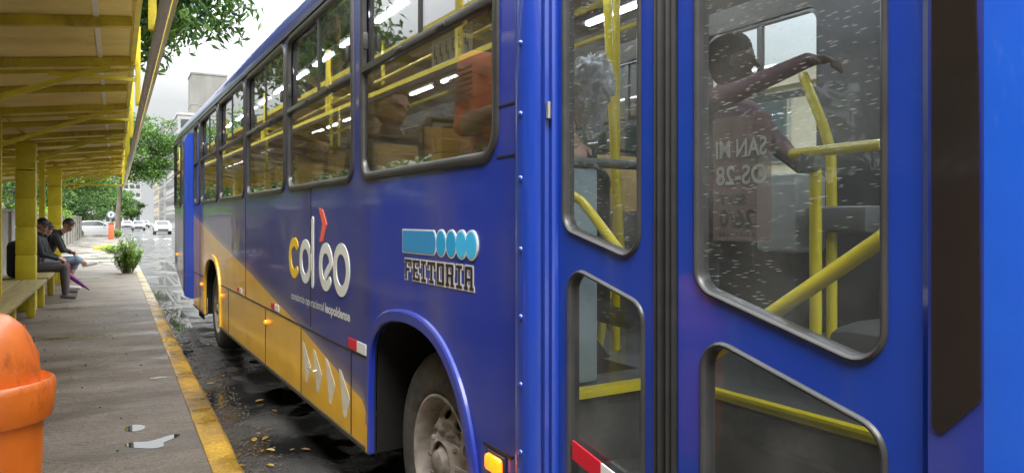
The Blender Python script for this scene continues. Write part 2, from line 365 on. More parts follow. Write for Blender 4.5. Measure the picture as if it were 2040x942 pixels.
M['clear'] = glassmat('clear_glass', (.85, .88, .88), refl=.6, base=.04, dirt=.01)

def groundmat(name, c1, c2, c3, r0, r1, wscale, bstr, bscale, fine, wetlo=.45, wethi=.6, stretch=(1, 1, 1)):
    """mottled ground whose gloss follows where water stands"""
    m = bpy.data.materials.new(name); m.use_nodes = True; t = m.node_tree; b = t.nodes['Principled BSDF']; N = t.nodes.new; K = t.links.new
    tcn = N('ShaderNodeTexCoord'); mpn = N('ShaderNodeMapping'); mpn.inputs['Scale'].default_value = stretch; K(tcn.outputs['Object'], mpn.inputs[0])
    n = N('ShaderNodeTexNoise'); n.inputs['Scale'].default_value = 1.6; n.inputs['Detail'].default_value = 10; n.inputs['Roughness'].default_value = .65; K(mpn.outputs[0], n.inputs['Vector'])
    r = N('ShaderNodeValToRGB'); r.color_ramp.elements[0].position = .34; r.color_ramp.elements[0].color = (*c1, 1); r.color_ramp.elements[1].position = .68; r.color_ramp.elements[1].color = (*c3, 1)
    e = r.color_ramp.elements.new(.5); e.color = (*c2, 1); K(n.outputs['Fac'], r.inputs[0])
    nf = N('ShaderNodeTexNoise'); nf.inputs['Scale'].default_value = fine; nf.inputs['Detail'].default_value = 6; nf.inputs['Roughness'].default_value = .7; K(tcn.outputs['Object'], nf.inputs['Vector'])
    mf = N('ShaderNodeMapRange'); mf.inputs['From Min'].default_value = .3; mf.inputs['From Max'].default_value = .7; mf.inputs['To Min'].default_value = .55; mf.inputs['To Max'].default_value = 1.5; K(nf.outputs['Fac'], mf.inputs[0])
    mm = N('ShaderNodeVectorMath'); mm.operation = 'SCALE'; K(r.outputs[0], mm.inputs[0]); K(mf.outputs[0], mm.inputs['Scale'])
    nw = N('ShaderNodeTexNoise'); nw.inputs['Scale'].default_value = wscale; nw.inputs['Detail'].default_value = 5; nw.inputs['Roughness'].default_value = .6; K(mpn.outputs[0], nw.inputs['Vector'])
    mw = N('ShaderNodeMapRange'); mw.inputs['From Min'].default_value = wetlo; mw.inputs['From Max'].default_value = wethi; K(nw.outputs['Fac'], mw.inputs[0])
    wd_ = N('ShaderNodeMapRange'); wd_.inputs['To Min'].default_value = 1.12; wd_.inputs['To Max'].default_value = .62; K(mw.outputs[0], wd_.inputs[0])   # damp ground is darker
    m3 = N('ShaderNodeVectorMath'); m3.operation = 'SCALE'; K(mm.outputs[0], m3.inputs[0]); K(wd_.outputs[0], m3.inputs['Scale']); K(m3.outputs[0], b.inputs['Base Color'])
    mr = N('ShaderNodeMapRange'); mr.inputs['To Min'].default_value = r1; mr.inputs['To Max'].default_value = r0; K(mw.outputs[0], mr.inputs[0]); K(mr.outputs[0], b.inputs['Roughness'])
    bs = N('ShaderNodeMapRange'); bs.inputs['To Min'].default_value = bstr; bs.inputs['To Max'].default_value = bstr * .05; K(mw.outputs[0], bs.inputs[0])
    nb = N('ShaderNodeTexNoise'); nb.inputs['Scale'].default_value = bscale; nb.inputs['Detail'].default_value = 8; K(tcn.outputs['Object'], nb.inputs['Vector'])
    bp = N('ShaderNodeBump'); bp.inputs['Distance'].default_value = .012; K(bs.outputs[0], bp.inputs['Strength']); K(nb.outputs['Fac'], bp.inputs['Height']); K(bp.outputs[0], b.inputs['Normal'])
    b.inputs['Specular IOR Level'].default_value = .6
    return m
M['road'] = groundmat('wet_asphalt', (.018, .018, .019), (.035, .034, .033), (.07, .066, .06), .04, .5, .9, .9, 60, 90, .42, .56)
M['walk'] = groundmat('damp_pavement', (.085, .066, .050), (.135, .109, .086), (.20, .167, .138), .16, .6, 1.1, .8, 30, 55, .5, .72, (.6, 1.5, 1))
M['kerb'] = groundmat('worn_yellow_kerb', (.13, .10, .065), (.40, .23, .025), (.58, .34, .025), .2, .6, 2, .8, 60, 50)
M['kerbg'] = groundmat('grey_kerb', (.16, .15, .13), (.24, .22, .2), (.32, .30, .27), .2, .6, 2, .6, 40, 50)
M['path2'] = groundmat('light_pavement', (.13, .11, .095), (.19, .165, .145), (.26, .235, .21), .15, .55, 1.1, .5, 12, 40, .45, .6)

# ------------------------------------------------------------------ the setting
def sheet(name, x0, x1, y0, y1, z, m, kind='structure', thick=None):
    b = MB()
    if thick: b.box(((x0 + x1) / 2, (y0 + y1) / 2, z - thick / 2), (x1 - x0, y1 - y0, thick))
    else: b.add([(x0, y0, z), (x1, y0, z), (x1, y1, z), (x0, y1, z)], [(0, 1, 2, 3)])
    o = b.build(name, m); tag(o, kind=kind); return o
sheet('ground', -1500, 1500, -1500, 1500, -.05, M['asphalt_plain'])
sheet('road', .61, 11.5, -30, 420, 0, M['road'])
sheet('side_road', -60, .605, 66, 78, -.01, M['road'])
sheet('pavement', -2.6, .45, -30, 24.5, .15, M['walk'], thick=.2)
sheet('pavement_beyond', -2.6, .45, 24.5, 65.8, .15, M['path2'], thick=.2)
sheet('pavement_opposite', 11.5, 14.5, -30, 420, .15, M['path2'], thick=.2)
sheet('pavement_far', -8, .45, 78.2, 420, .15, M['path2'], thick=.2)
def kerb(name, y0, y1, m, x0=.452, x1=.61):
    b = MB(); loops = []; n = max(2, int((y1 - y0) / .25)); rnd = random.Random(int(y0 * 10) + 5)
    for i in range(n + 1):
        y = y0 + (y1 - y0) * i / n; j = rnd.uniform(-.006, .006); k = rnd.uniform(-.004, .004)
        loops.append([(x0, y, -.04), (x0, y, .155 + k), (x1 - .03 + j, y, .154 + k), (x1 + j, y, .128 + k), (x1 + .012 + j, y, -.04)])
    b.loft(loops, True, True); o = b.build(name, m, smooth=50); tag(o, kind='structure')
M['kerbf'] = groundmat('faded_yellow_kerb', (.15, .13, .10), (.27, .21, .11), (.42, .30, .08), .2, .6, 2, .8, 60, 50)
kerb('yellow_kerb', -30, 13, M['kerb']); kerb('faded_kerb', 13, 21.5, M['kerbf']); kerb('grey_kerb', 21.5, 65.8, M['kerbg']); kerb('far_kerb', 78.2, 420, M['kerbg'])
b = MB(); b.box((11.42, 195, .05), (.16, 450, .2)); tag(b.build('opposite_kerb', M['kerbg']), kind='structure')
# painted markings
b = MB()
for i in range(13): b.box((1.2 + i * .8, 63.2, .004), (.42, 2.8, .004))
for i in range(40): b.box((6.0, 84 + i * 6, .004), (.12, 3, .004))
tag(b.build('road_markings', M['paintw']), kind='structure')

def irregular(cx, cy, rx, ry, rot, seed, n=40, rough=.35):
    rd = random.Random(seed); ph = [rd.uniform(0, 6.28) for _ in range(6)]; P_ = []
    for k in range(n):
        a = 2 * PI * k / n; q = 1 + rough * sum(math.sin((j + 2) * a + ph[j]) / (j + 1.5) for j in range(5))
        x, y = rx * q * math.cos(a), ry * q * math.sin(a)
        P_.append((cx + x * math.cos(rot) - y * math.sin(rot), cy + x * math.sin(rot) + y * math.cos(rot)))
    return P_
halo = bpy.data.materials.new('damp_patch'); halo.use_nodes = True
_b = halo.node_tree.nodes['Principled BSDF']; _b.inputs['Base Color'].default_value = (.06, .048, .038, 1); _b.inputs['Roughness'].default_value = .45
_n = halo.node_tree.nodes.new('ShaderNodeTexNoise'); _n.inputs['Scale'].default_value = 14; _n.inputs['Detail'].default_value = 8
_t = halo.node_tree.nodes.new('ShaderNodeTexCoord'); halo.node_tree.links.new(_t.outputs['Object'], _n.inputs['Vector'])
_r = halo.node_tree.nodes.new('ShaderNodeMapRange'); _r.inputs['From Min'].default_value = .42; _r.inputs['From Max'].default_value = .66; _r.inputs['To Max'].default_value = .3
halo.node_tree.links.new(_n.outputs['Fac'], _r.inputs[0]); halo.node_tree.links.new(_r.outputs[0], _b.inputs['Alpha'])
def puddle(P_, z, name='puddle'):
    n_ = len(P_); P_ = [P_[k % n_] for k in range(n_)]
    for _ in range(2): P_ = [q for a, c in zip(P_, P_[1:] + P_[:1]) for q in ((a[0] * .75 + c[0] * .25, a[1] * .75 + c[1] * .25), (a[0] * .25 + c[0] * .75, a[1] * .25 + c[1] * .75))]
    cx_ = sum(p[0] for p in P_) / len(P_); cy_ = sum(p[1] for p in P_) / len(P_)
    if False:
        h_ = MB(); q_ = [(cx_ + .13 * math.cos(a) + (.04 + .25 * (max(p[0] for p in P_) - min(p[0] for p in P_))) * math.cos(a), cy_ + (.22 + .6 * (max(p[1] for p in P_) - min(p[1] for p in P_))) * math.sin(a)) for a in [2 * PI * k / 40 for k in range(40)]]
        q_ = [(min(.445, x), y) for x, y in q_]; q_ = [p for k, p in enumerate(q_) if p != q_[k - 1]]
        h_.plate(q_, [], lambda u, v, t: (u, v, t), z - .0006, z - .0004); tag(h_.build('damp_patch', halo), kind='structure')
    b = MB(); b.plate(P_, [], lambda u, v, t: (u, v, t), z, z + .004); b.v = [(p[0], p[1], min(p[2], z + .0012)) for p in b.v]; tag(b.build(name, M['water']), kind='structure')
puddle([(.04, 4.80), (.10, 4.73), (.20, 4.66), (.26, 4.69), (.24, 4.76), (.33, 4.84), (.36, 4.90), (.31, 4.92), (.23, 4.86), (.17, 4.83), (.10, 4.86), (.05, 4.86)], .151)
puddle([(.055, 5.12), (.12, 5.10), (.17, 5.15), (.16, 5.24), (.10, 5.28), (.04, 5.22)], .151)
puddle(irregular(.32, 6.75, .055, .04, 0, 3), .151)
puddle(irregular(.92, 15.5, .22, 1.5, 0, 12), .001)
puddle(irregular(1.3, 19.5, .5, 2.0, 0, 13), .001)
puddle(irregular(.84, 11.5, .12, 1.2, 0, 14), .001)
puddle(irregular(2.1, 26, .9, 3.0, 0, 15), .001)

# litter in the gutter
def litter(name, n, x0, x1, y0, y1, z, m, smin, smax, seed, flat=True):
    rd = random.Random(seed); b = MB()
    for _ in range(n):
        y = y0 + (y1 - y0) * rd.random() ** 1.4; x = x0 + (x1 - x0) * rd.random() ** 1.7; s = rd.uniform(smin, smax); a = rd.uniform(0, 6.28)
        if flat:
            pts = [(-1, 0), (-.4, .38), (.4, .34), (1, 0), (.4, -.36), (-.4, -.4)]; cu = rd.uniform(.1, .5)
            b.add([(x + s * (px * math.cos(a) - py * math.sin(a)), y + s * (px * math.sin(a) + py * math.cos(a)), z + s * cu * abs(py) * 1.4 + s * .25 * px * px * cu) for px, py in pts], [(0, 1, 2, 3), (0, 3, 4, 5)])
        else:
            b.ball((x, y, z + s * .3), (s * rd.uniform(.6, 1.3), s * rd.uniform(.6, 1.3), s * .6), seg=5, ring=4)
    return b.build(name, m, recalc=False)
lm = leafmat('dead_leaves', (.20, .09, .02), (.42, .22, .04), (.60, .45, .09)); 
tag(litter('fallen_leaves', 70, .64, 1.15, 2.5, 14, .012, lm, .018, .05, 4), 'yellow and brown leaves fallen in the gutter beside the kerb', 'fallen leaves', kind='stuff')
tag(litter('gravel', 3200, .625, .92, 2.5, 16, .003, mat('gravel', (.05, .043, .036), .6, col2=(.16, .14, .11), scale=40), .003, .010, 8, False), 'loose wet gravel and grit lying along the gutter', 'gravel', kind='stuff')
tag(litter('pavement_crumbs', 90, -.9, .4, 2.8, 14, .153, mat('crumbs', (.05, .04, .03), .8), .003, .010, 18, False), 'dark crumbs of dirt scattered over the damp pavement', 'dirt', kind='stuff')

# ------------------------------------------------------------------ trees
def leaves(b, n, centre, rad, size, rd, droop=0., ratio=.35, hollow=.55, clump=.5, nclump=60, lob=None):
    """leaf faces gathered in clumps spread through an uneven crown"""
    cl = []
    while len(cl) < nclump:
        v = Vector((rd.gauss(0, 1), rd.gauss(0, 1), rd.gauss(0, 1))).normalized(); q = rd.uniform(hollow, 1) * rd.choice((1, 1, .85, 1.08))
        p = Vector((centre[0] + v.x * rad[0] * q, centre[1] + v.y * rad[1] * q, centre[2] + v.z * rad[2] * q))
        cl.append((p, clump * rd.uniform(.55, 1.3)))
    V = []; F = []
    for i in range(n):
        p, c = cl[rd.randrange(nclump)]
        q = p + Vector((rd.gauss(0, c), rd.gauss(0, c), rd.gauss(0, c * .55)))
        d = Vector((rd.gauss(0, 1), rd.gauss(0, 1), rd.gauss(0, .6) - droop)).normalized()
        s_ = d.cross(Vector((rd.gauss(0, 1), rd.gauss(0, 1), rd.gauss(0, 1)))).normalized()
        L_ = size * rd.uniform(.7, 1.3); W = L_ * ratio * .5; up = d.cross(s_) * L_ * .08
        k = len(V); V += [q, q + d * L_ * .35 + s_ * W + up, q + d * L_, q + d * L_ * .35 - s_ * W + up]
        F.append((k, k + 1, k + 2)); F.append((k, k + 2, k + 3))
    b.add(V, F)
    return cl
def tree(name, label, base, h, centre, rad, n, size, m, seed, nclump=60, clump=.5, droop=.2, ratio=.5, group=None, tr=.18, bare=.6, limbs=9, hollow=.45):
    rd = random.Random(seed); root = empty(name, base); c = (centre[0] - base[0], centre[1] - base[1], centre[2] - base[2])
    b = MB(); cl = leaves(b, n, c, rad, size, rd, droop, ratio, hollow=hollow, nclump=nclump, clump=clump)
    b.build('crown', m, root, recalc=False)
    t = MB(); top = Vector((c[0] * bare, c[1] * bare, c[2] * .72))
    path = [Vector((0, 0, -.1)), Vector((rd.uniform(-.1, .1), rd.uniform(-.1, .1), top.z * .35)), Vector((top.x * .5, top.y * .5, top.z * .7)), top]
    t.tube(path, [tr * 1.25, tr, tr * .85, tr * .6], 9)
    for i in range(limbs):
        e, _ = cl[rd.randrange(len(cl))]; s_ = path[2].lerp(path[3], rd.random()); mid = s_.lerp(e, .5) + Vector((0, 0, rd.uniform(.1, .5)))
        t.tube([s_, mid, e], [tr * .45, tr * .25, tr * .08], 6)
    t.build('trunk', M['bark'], root, smooth=60)
    tag(root, label, 'tree', group); return root
tree('shade_tree', 'big glossy tree whose drooping branches hang out above the shelter gutter', (-3.4, 13.5, 0), 8, (-.55, 12.9, 5.75), (2.35, 3.2, 1.7), 40000, .18, M['leafn'], 3, nclump=190, clump=.27, droop=.9, ratio=.36, tr=.2, limbs=16, hollow=.5)
tree('shade_tree', 'glossy tree behind the shelter nearest the photographer', (-3.9, 3.5, 0), 8, (-3.0, 4.0, 6.0), (2.6, 4.2, 2.2), 9000, .2, M['leafn'], 13, nclump=130, clump=.34, droop=.9, ratio=.36, tr=.2, limbs=14)
tree('street_tree', 'bright green street tree at the kerb beyond the end of the shelter', (.15, 69, .1), 10, (1.6, 68, 7.6), (3.5, 3.6, 3.3), 16000, .24, M['leaff'], 21, nclump=110, clump=.5, droop=.1, tr=.2, bare=.2, limbs=14)
tg = 'trees behind the concrete wall'
tree('street_tree', 'wide leafy tree behind the concrete wall, just left of the street tree', (-3.6, 58, 0), 9, (-3.2, 58, 5.6), (3.3, 4, 2.6), 12000, .26, M['leaff'], 31, nclump=90, droop=.1, group=tg)
tree('street_tree', 'dark leafy tree behind the wall above the seated people', (-4.4, 40, 0), 8, (-4.2, 41, 4.6), (2.5, 4, 2.2), 9000, .22, M['leafd'], 32, nclump=90, droop=.1, group=tg)
tree('street_tree', 'low dark tree behind the wall left of the first yellow pillar', (-4.8, 21, 0), 7, (-4.6, 21, 3.7), (1.9, 4, 1.7), 7000, .2, M['leafd'], 33, nclump=80, droop=.1, group=tg)
tree('street_tree', 'tall tree across the side street behind the white parked car', (-3.0, 86, 0), 11, (-2.6, 88, 5.6), (3.6, 4, 2.6), 9000, .3, M['leafd'], 34, nclump=80, droop=.1)
tree('street_tree', 'small round tree far down the left side of the street', (-.6, 118, 0), 9, (-.4, 118, 4.3), (2.6, 3, 2.3), 5000, .34, M['leaff'], 35, nclump=50, droop=.1)
tree('street_tree', 'tree standing opposite, across the road, past the rear of the bus', (13, 40, 0), 9, (13, 40, 5.5), (3, 3.5, 2.5), 6000, .3, M['leaff'], 36, nclump=60, droop=.1)
tree('street_tree', 'low green tree closing the far end of the street', (3.5, 210, 0), 9, (3.5, 210, 4.5), (4.5, 3, 2.6), 4000, .5, M['leafd'], 37, nclump=50, droop=.1)
tree('street_tree', 'unseen broad dark tree added to darken reflections, behind the wall beside the photographer', (-5.2, 0, 0), 7, (-5.0, 0, 2.7), (1.8, 5, 2.0), 12000, .24, M['leafd'], 38, nclump=90, droop=.2, group=tg, clump=.45)  # this tree and the next two are added, unseen, to darken glass reflections
tree('street_tree', 'unseen broad dark tree added to darken reflections, behind the wall opposite the middle of the bus', (-5.4, 10, 0), 7, (-5.2, 10, 2.7), (1.7, 5, 1.9), 12000, .24, M['leafd'], 39, nclump=90, droop=.2, group=tg, clump=.45)
tree('street_tree', 'unseen broad dark tree added to darken reflections, behind the wall behind the photographer', (-5.2, -10, 0), 7, (-5.0, -10, 2.7), (1.9, 5, 2.2), 9000, .26, M['leafd'], 40, nclump=80, droop=.2, group=tg, clump=.5)
tree('street_tree', 'leafy tree beyond the side street, left of the white parked car', (-7, 92, 0), 10, (-6.5, 92, 5.0), (4, 4, 3.2), 8000, .32, M['leaff'], 41, nclump=80, droop=.1)
tree('street_tree', 'dark tree on the left pavement behind the small round tree', (-2.5, 135, 0), 9, (-2.5, 135, 5.5), (4, 3, 3.6), 6000, .4, M['leafd'], 42, nclump=60, droop=.1)
tree('street_tree', 'wide green tree farther behind the concrete wall, before the side street', (-5.5, 50, 0), 9, (-5.2, 49, 4.6), (3, 5, 2.8), 9000, .26, M['leaff'], 43, nclump=90, droop=.1, group=tg)
tree('street_tree', 'low dense hedge tree across the side street, behind the white parked car', (-4.5, 83, 0), 6, (-4.5, 83, 2.8), (4.4, 2, 2.3), 9000, .26, M['leafd'], 44, nclump=90, droop=.1)
tree('street_tree', 'leafy tree behind the wall just past the end of the shelter', (-4.6, 30, 0), 8, (-4.3, 30.5, 4.0), (2.1, 3.6, 2.1), 9000, .2, M['leaff'], 45, nclump=90, droop=.1, group=tg)
# low foliage over the wall
for i, (x, y, h) in enumerate(((-2.8, 30.5, 1.9), (-2.8, 36, 1.9), (-2.7, 44, 1.95))):
    rd = random.Random(60 + i); b = MB(); leaves(b, 1600, (0, 0, h - .2), (.5, 1.6, .35), .13, rd, .3, .5, nclump=30, clump=.16)
    b.tube([(0, 0, 0), (.05, 0, h * .5), (0, .1, h - .2)], .03, 6)
    r = b.build('climbing_shrub', M['leafb'], recalc=False); r.location = (x, y, 0)
    tag(r, ('pale green shrub spilling over the wall nearest the pillars', 'middle of three pale shrubs spilling over the concrete wall', 'farthest of three pale shrubs spilling over the concrete wall')[i], 'shrub', 'shrubs over the wall')
# weed bush by the kerb
def bush(label, x, y, w_, h, n, seed, cat='bush', size=.09):
    rd = random.Random(seed); root = empty('weed_bush', (x, y, .15)); b = MB(); st = MB()
    for k in range(int(n / 45)):
        a = rd.uniform(0, 6.28); q = rd.random() ** .6 * w_ / 2; top = Vector((q * math.cos(a), q * math.sin(a), h * rd.uniform(.45, 1) * (1 - .35 * (q / w_ * 2) ** 2)))
        foot = Vector((q * .3 * math.cos(a), q * .3 * math.sin(a), 0)); mid = foot.lerp(top, .5) * 1.02
        st.tube([foot, mid, top], [.006, .004, .002], 4)
        for j in range(45):
            f = rd.uniform(.2, 1); p = (foot.lerp(mid, f * 2) if f < .5 else mid.lerp(top, f * 2 - 1)) + Vector((rd.gauss(0, .02), rd.gauss(0, .02), 0))
            d = Vector((rd.gauss(0, 1), rd.gauss(0, 1), rd.uniform(0, 1))).normalized(); s_ = d.cross(Vector((0, 0, 1))).normalized(); L_ = size * rd.uniform(.5, 1.1)
            b.add([p, p + d * L_ * .5 + s_ * L_ * .16, p + d * L_, p + d * L_ * .5 - s_ * L_ * .16], [(0, 1, 2, 3)])
    b.build('foliage', M['leafb'], root, recalc=False); st.build('stems', M['bark'], root, recalc=False)
    tag(root, label, cat); return root
bush('bushy green weed growing out of the pavement edge at the kerb', .26, 20.6, .78, 1.0, 4600, 5, size=.10)
bush('low weeds behind the kerb bush, at the foot of the orange post', -.1, 33, 1.1, .45, 2000, 6, size=.10)
bush('small dark shrub at the foot of the street tree', .0, 62, 1.2, .7, 1500, 7, size=.13)

# ------------------------------------------------------------------ walls and buildings
w0 = empty('boundary_wall', (-2.45, 17, 0)); b = MB(); b.box((0, 0, .86), (.12, 96, 1.72)); b.build('wall', M['concrete'], w0)
b = MB(); b.box((.01, 0, 1.75), (.2, 96, .06)); b.build('coping', M['concrete'], w0)
for i in range(32):
    b = MB(); b.box((.075, -46 + i * 3, .9), (.1, .18, 1.8)); b.build('pier', M['concrete'], w0)
tag(w0, 'long stained grey concrete wall running behind the yellow shelter', 'wall')

def building(label, x0, x1, y0, y1, h, m, floors, nx, ny, faces='wf', win=(1.4, 1.5), ledge=True, roofbits=None, cat='building', name='office_building'):
    root = empty(name, ((x0 + x1) / 2, (y0 + y1) / 2, 0)); cx, cy = (x0 + x1) / 2, (y0 + y1) / 2
    b = MB(); b.box((0, 0, h / 2), (x1 - x0, y1 - y0, h)); b.build('wall', m, root)
    b = MB(); b.box((0, 0, h + .25), (x1 - x0 + .3, y1 - y0 + .3, .5)); b.build('parapet', m, root)
    fh = h / floors
    if ledge:
        for k in range(1, floors):
            b = MB(); b.box((0, 0, k * fh), (x1 - x0 + .16, y1 - y0 + .16, .18)); b.build('ledge', M['render3'], root)
    def win_at(px, py, pz, ax):
        b = MB(); sx, sy = ((win[0], .06) if ax == 'y' else (.06, win[0]))
        ox, oy = (0, -.03) if ax == 'y' else (-.03, 0)
        b.box((px + ox, py + oy, pz), (sx + (.16 if ax == 'y' else 0), sy + (0 if ax == 'y' else .16), win[1] + .16)); f = b.build('window', M['render3'], root)
        g = MB(); g.box((px + ox * 2.2, py + oy * 2.2, pz), (sx, sy, win[1])); g.build('pane', M['winglass'], f)
    if 'f' in faces:
        for k in range(floors):
            for i in range(nx): win_at((i + .5) / nx * (x1 - x0) - (x1 - x0) / 2, y0 - cy, (k + .55) * fh, 'y')
    if 'w' in faces:
        for k in range(floors):
            for i in range(ny): win_at(x0 - cx, (i + .5) / ny * (y1 - y0) - (y1 - y0) / 2, (k + .55) * fh, 'x')
    tag(root, label, cat); return root
building('white mid rise block with rows of windows, right side of the street', 10.2, 24, 147, 183, 21.5, M['render'], 6, 4, 9, win=(2.4, 1.6))
o = building('tall blank concrete tower rising behind the white mid rise block', 18.6, 28, 218, 228, 43, M['tower'], 5, 1, 1, faces='', ledge=True)
b = MB(); b.box((17.2, 205, 13), (2.2, 2.4, 26)); tag(b.build('brick_chimney', M['brick']), 'red brick stack beside the tall concrete tower', 'chimney')
building('grey apartment block farther down the right side of the street', 10.4, 20, 196, 216, 26, M['render3'], 8, 3, 6, win=(1.5, 1.5))
building('cream low shop building farthest down the right side', 11, 22, 232, 262, 16, M['render2'], 4, 4, 6)
building('low white building closing the street end on the left', -14, -3, 190, 204, 9, M['render'], 3, 5, 4)
building('wide pale block closing the far end of the street', -4, 9, 330, 342, 17, M['render'], 5, 6, 3)
building('pale three storey house behind the far trees', -16, -6.5, 128, 140, 10, M['render2'], 3, 4, 4)
building('grey shop front with glass panes beyond the bus', 14.5, 24, 96, 140, 8, M['render3'], 2, 3, 10, win=(2.6, 2.4))
building('cream house directly across the road from the shelter', 14.8, 24, -6, 7, 5.4, M['render2'], 2, 3, 4)
building('low cream building across the road, second along', 14.8, 24, 9, 24, 4.9, M['render2'], 2, 3, 6)
building('long pale warehouse across the road', 15.5, 26, 27, 60, 6.5, M['render'], 2, 3, 8)
building('grey two storey shops across the road', 14.8, 25, 62, 92, 9, M['render3'], 2, 3, 8)
building('cream house across the road behind the front of the bus', 14.8, 24, -24, -8, 7, M['render2'], 2, 3, 5)
# poles and cables along the far pavement
for i, y in enumerate((-20, 6, 34, 62, 90, 118)):
    root = empty('utility_pole', (12.1, y, .15)); b = MB(); b.tube([(0, 0, 0), (0, 0, 9)], [.16, .1], 10); b.build('pole', M['concrete'], root, smooth=60)
    b = MB(); b.box((0, 0, 8.3), (1.9, .1, .12)); b.build('crossarm', M['bark'], root)
    tag(root, ('concrete utility pole across the road, behind the camera', 'concrete utility pole facing the bus front', 'concrete utility pole facing the middle of the bus', 'concrete utility pole well past the bus', 'fifth concrete utility pole along the far pavement', 'farthest concrete utility pole along the street')[i], 'utility pole', 'utility poles on the far pavement')
for j, (dx, z) in enumerate(((-.85, 8.45), (0, 8.45), (.85, 8.45), (-.1, 7.4), (-.1, 7.0))):
    b = MB(); ys = (-20, 6, 34, 62, 90, 118)
    for a, c in zip(ys[:-1], ys[1:]):
        b.tube([(12.1 + dx, a + (c - a) * k / 8, z - .45 * (1 - (2 * k / 8 - 1) ** 2)) for k in range(9)], .018, 4)
    tag(b.build('overhead_cable', M['black']), 'black cable strung between the utility poles, ' + ('nearest the road', 'centre of the crossarm', 'outermost over the shops', 'upper of two low cables', 'lowest of all')[j], 'cable', 'cables over the far pavement')

# ------------------------------------------------------------------ cars, sign, post
def car(label, loc, rz, paint, group=None):
    root = empty('parked_car', loc, rz); W = 1.7
    prof = [(-2.1, .35), (-2.12, .75), (-2.0, .92), (-1.75, .98), (-1.25, 1.38), (-.9, 1.46), (.1, 1.48), (.45, 1.42), (1.1, .98), (1.75, .88), (2.08, .72), (2.12, .38)]
    arches = []
    for cx in (1.32, -1.3):
        arches += [(cx + .38 * math.cos(PI * k / 8), .32 + .38 * math.sin(PI * k / 8)) for k in range(9)]
    poly = prof + [(1.72, .26)] + [p for p in arches[:9]][0:9] + [(.9, .24), (-.9, .24)] + arches[9:] + [(-1.7, .26)]
    b = MB()
    def sec(f, dy): return [(x, dy, z) for x, z in poly]
    def yy(z): return W / 2 - (max(0, z - .9)) * .38 - (max(0, .5 - z)) * .15
    tris = geometry.tessellate_polygon([[Vector((p[0], p[1], 0)) for p in poly]]); n = len(poly)
    vs = [(x, yy(z), z) for x, z in poly] + [(x, -yy(z), z) for x, z in poly]
    fs = [tuple(t) for t in tris] + [tuple(i + n for i in t) for t in tris] + [(i, (i + 1) % n, (i + 1) % n + n, i + n) for i in range(n)]
    b.add(vs, fs); b.build('body', paint, root)
    for sd in (1, -1):
        g = MB(); q = [(-1.5, .99), (-1.2, 1.33), (-.88, 1.4), (.08, 1.42), (.4, 1.36), (.98, .99)]
        g.plate(q, [], lambda u, v, t: (u, sd * (yy(v) + t), v), -.02, .012); g.build('side_window', M['carglass'], root)
        for cx in (1.32, -1.3):
            t = MB(); t.lathe([(0, .0), (.19, .0), (.2, .02), (.3, .02), (.32, 0), (.32, -.18), (0, -.18)], lambda u, v, q_: (cx + u, sd * (W / 2 - .02 + q_), .32 + v), 18); wh = t.build('wheel', M['tyre'], root, smooth=40)
            t = MB(); t.lathe([(0, .018), (.05, .02), (.17, .005), (.19, .02)], lambda u, v, q_: (cx + u, sd * (W / 2 - .015 + q_), .32 + v), 14); t.build('rim', M['steel'], wh, smooth=40)
    g = MB(); g.add([(1.08, -.62, 1.005), (1.08, .62, 1.005), (.5, .52, 1.40), (.5, -.52, 1.40), (1.10, -.62, .99), (1.10, .62, .99), (.52, .52, 1.42), (.52, -.52, 1.42)], [(0, 1, 2, 3), (4, 5, 6, 7), (0, 1, 5, 4), (2, 3, 7, 6), (0, 3, 7, 4), (1, 2, 6, 5)]); g.build('windscreen', M['carglass'], root)
    g = MB(); g.add([(-1.77, -.6, 1.0), (-1.77, .6, 1.0), (-1.29, .52, 1.38), (-1.29, -.52, 1.38), (-1.79, -.6, 1.01), (-1.79, .6, 1.01), (-1.31, .52, 1.40), (-1.31, -.52, 1.40)], [(0, 1, 2, 3), (4, 5, 6, 7), (0, 1, 5, 4), (2, 3, 7, 6), (0, 3, 7, 4), (1, 2, 6, 5)]); g.build('rear_window', M['carglass'], root)
    for sd in (1, -1):
        g = MB(); g.cbox((2.07, sd * .6, .68), (.1, .34, .14), .03); g.build('headlight', M['reflwhite'], root, smooth=40)
        g = MB(); g.cbox((-2.08, sd * .62, .78), (.1, .3, .14), .03); g.build('tail_light', M['red'], root, smooth=40)
        g = MB(); g.cbox((.62, sd * .92, 1.02), (.1, .16, .12), .03); g.build('mirror', paint, root, smooth=40)
    g = MB(); g.box((2.115, 0, .5), (.02, 1.0, .16)); g.build('grille', M['black'], root)
    tag(root, label, 'car', group); return root
car('white car parked across the side street behind the orange post', (-1.6, 75, 0), 0, M['carw'])
car('white car coming towards the camera, nearest on the street', (4.4, 86, 0), R(-90), M['carw'])
car('silver car farther down the street, centre of the road', (2.9, 118, 0), R(-90), M['cars'])
car('white car far down the street beside the silver one', (1.7, 140, 0), R(-90), M['carw'])
car('silver car farthest down the right lane of the street', (5.2, 165, 0), R(-90), M['cars'])

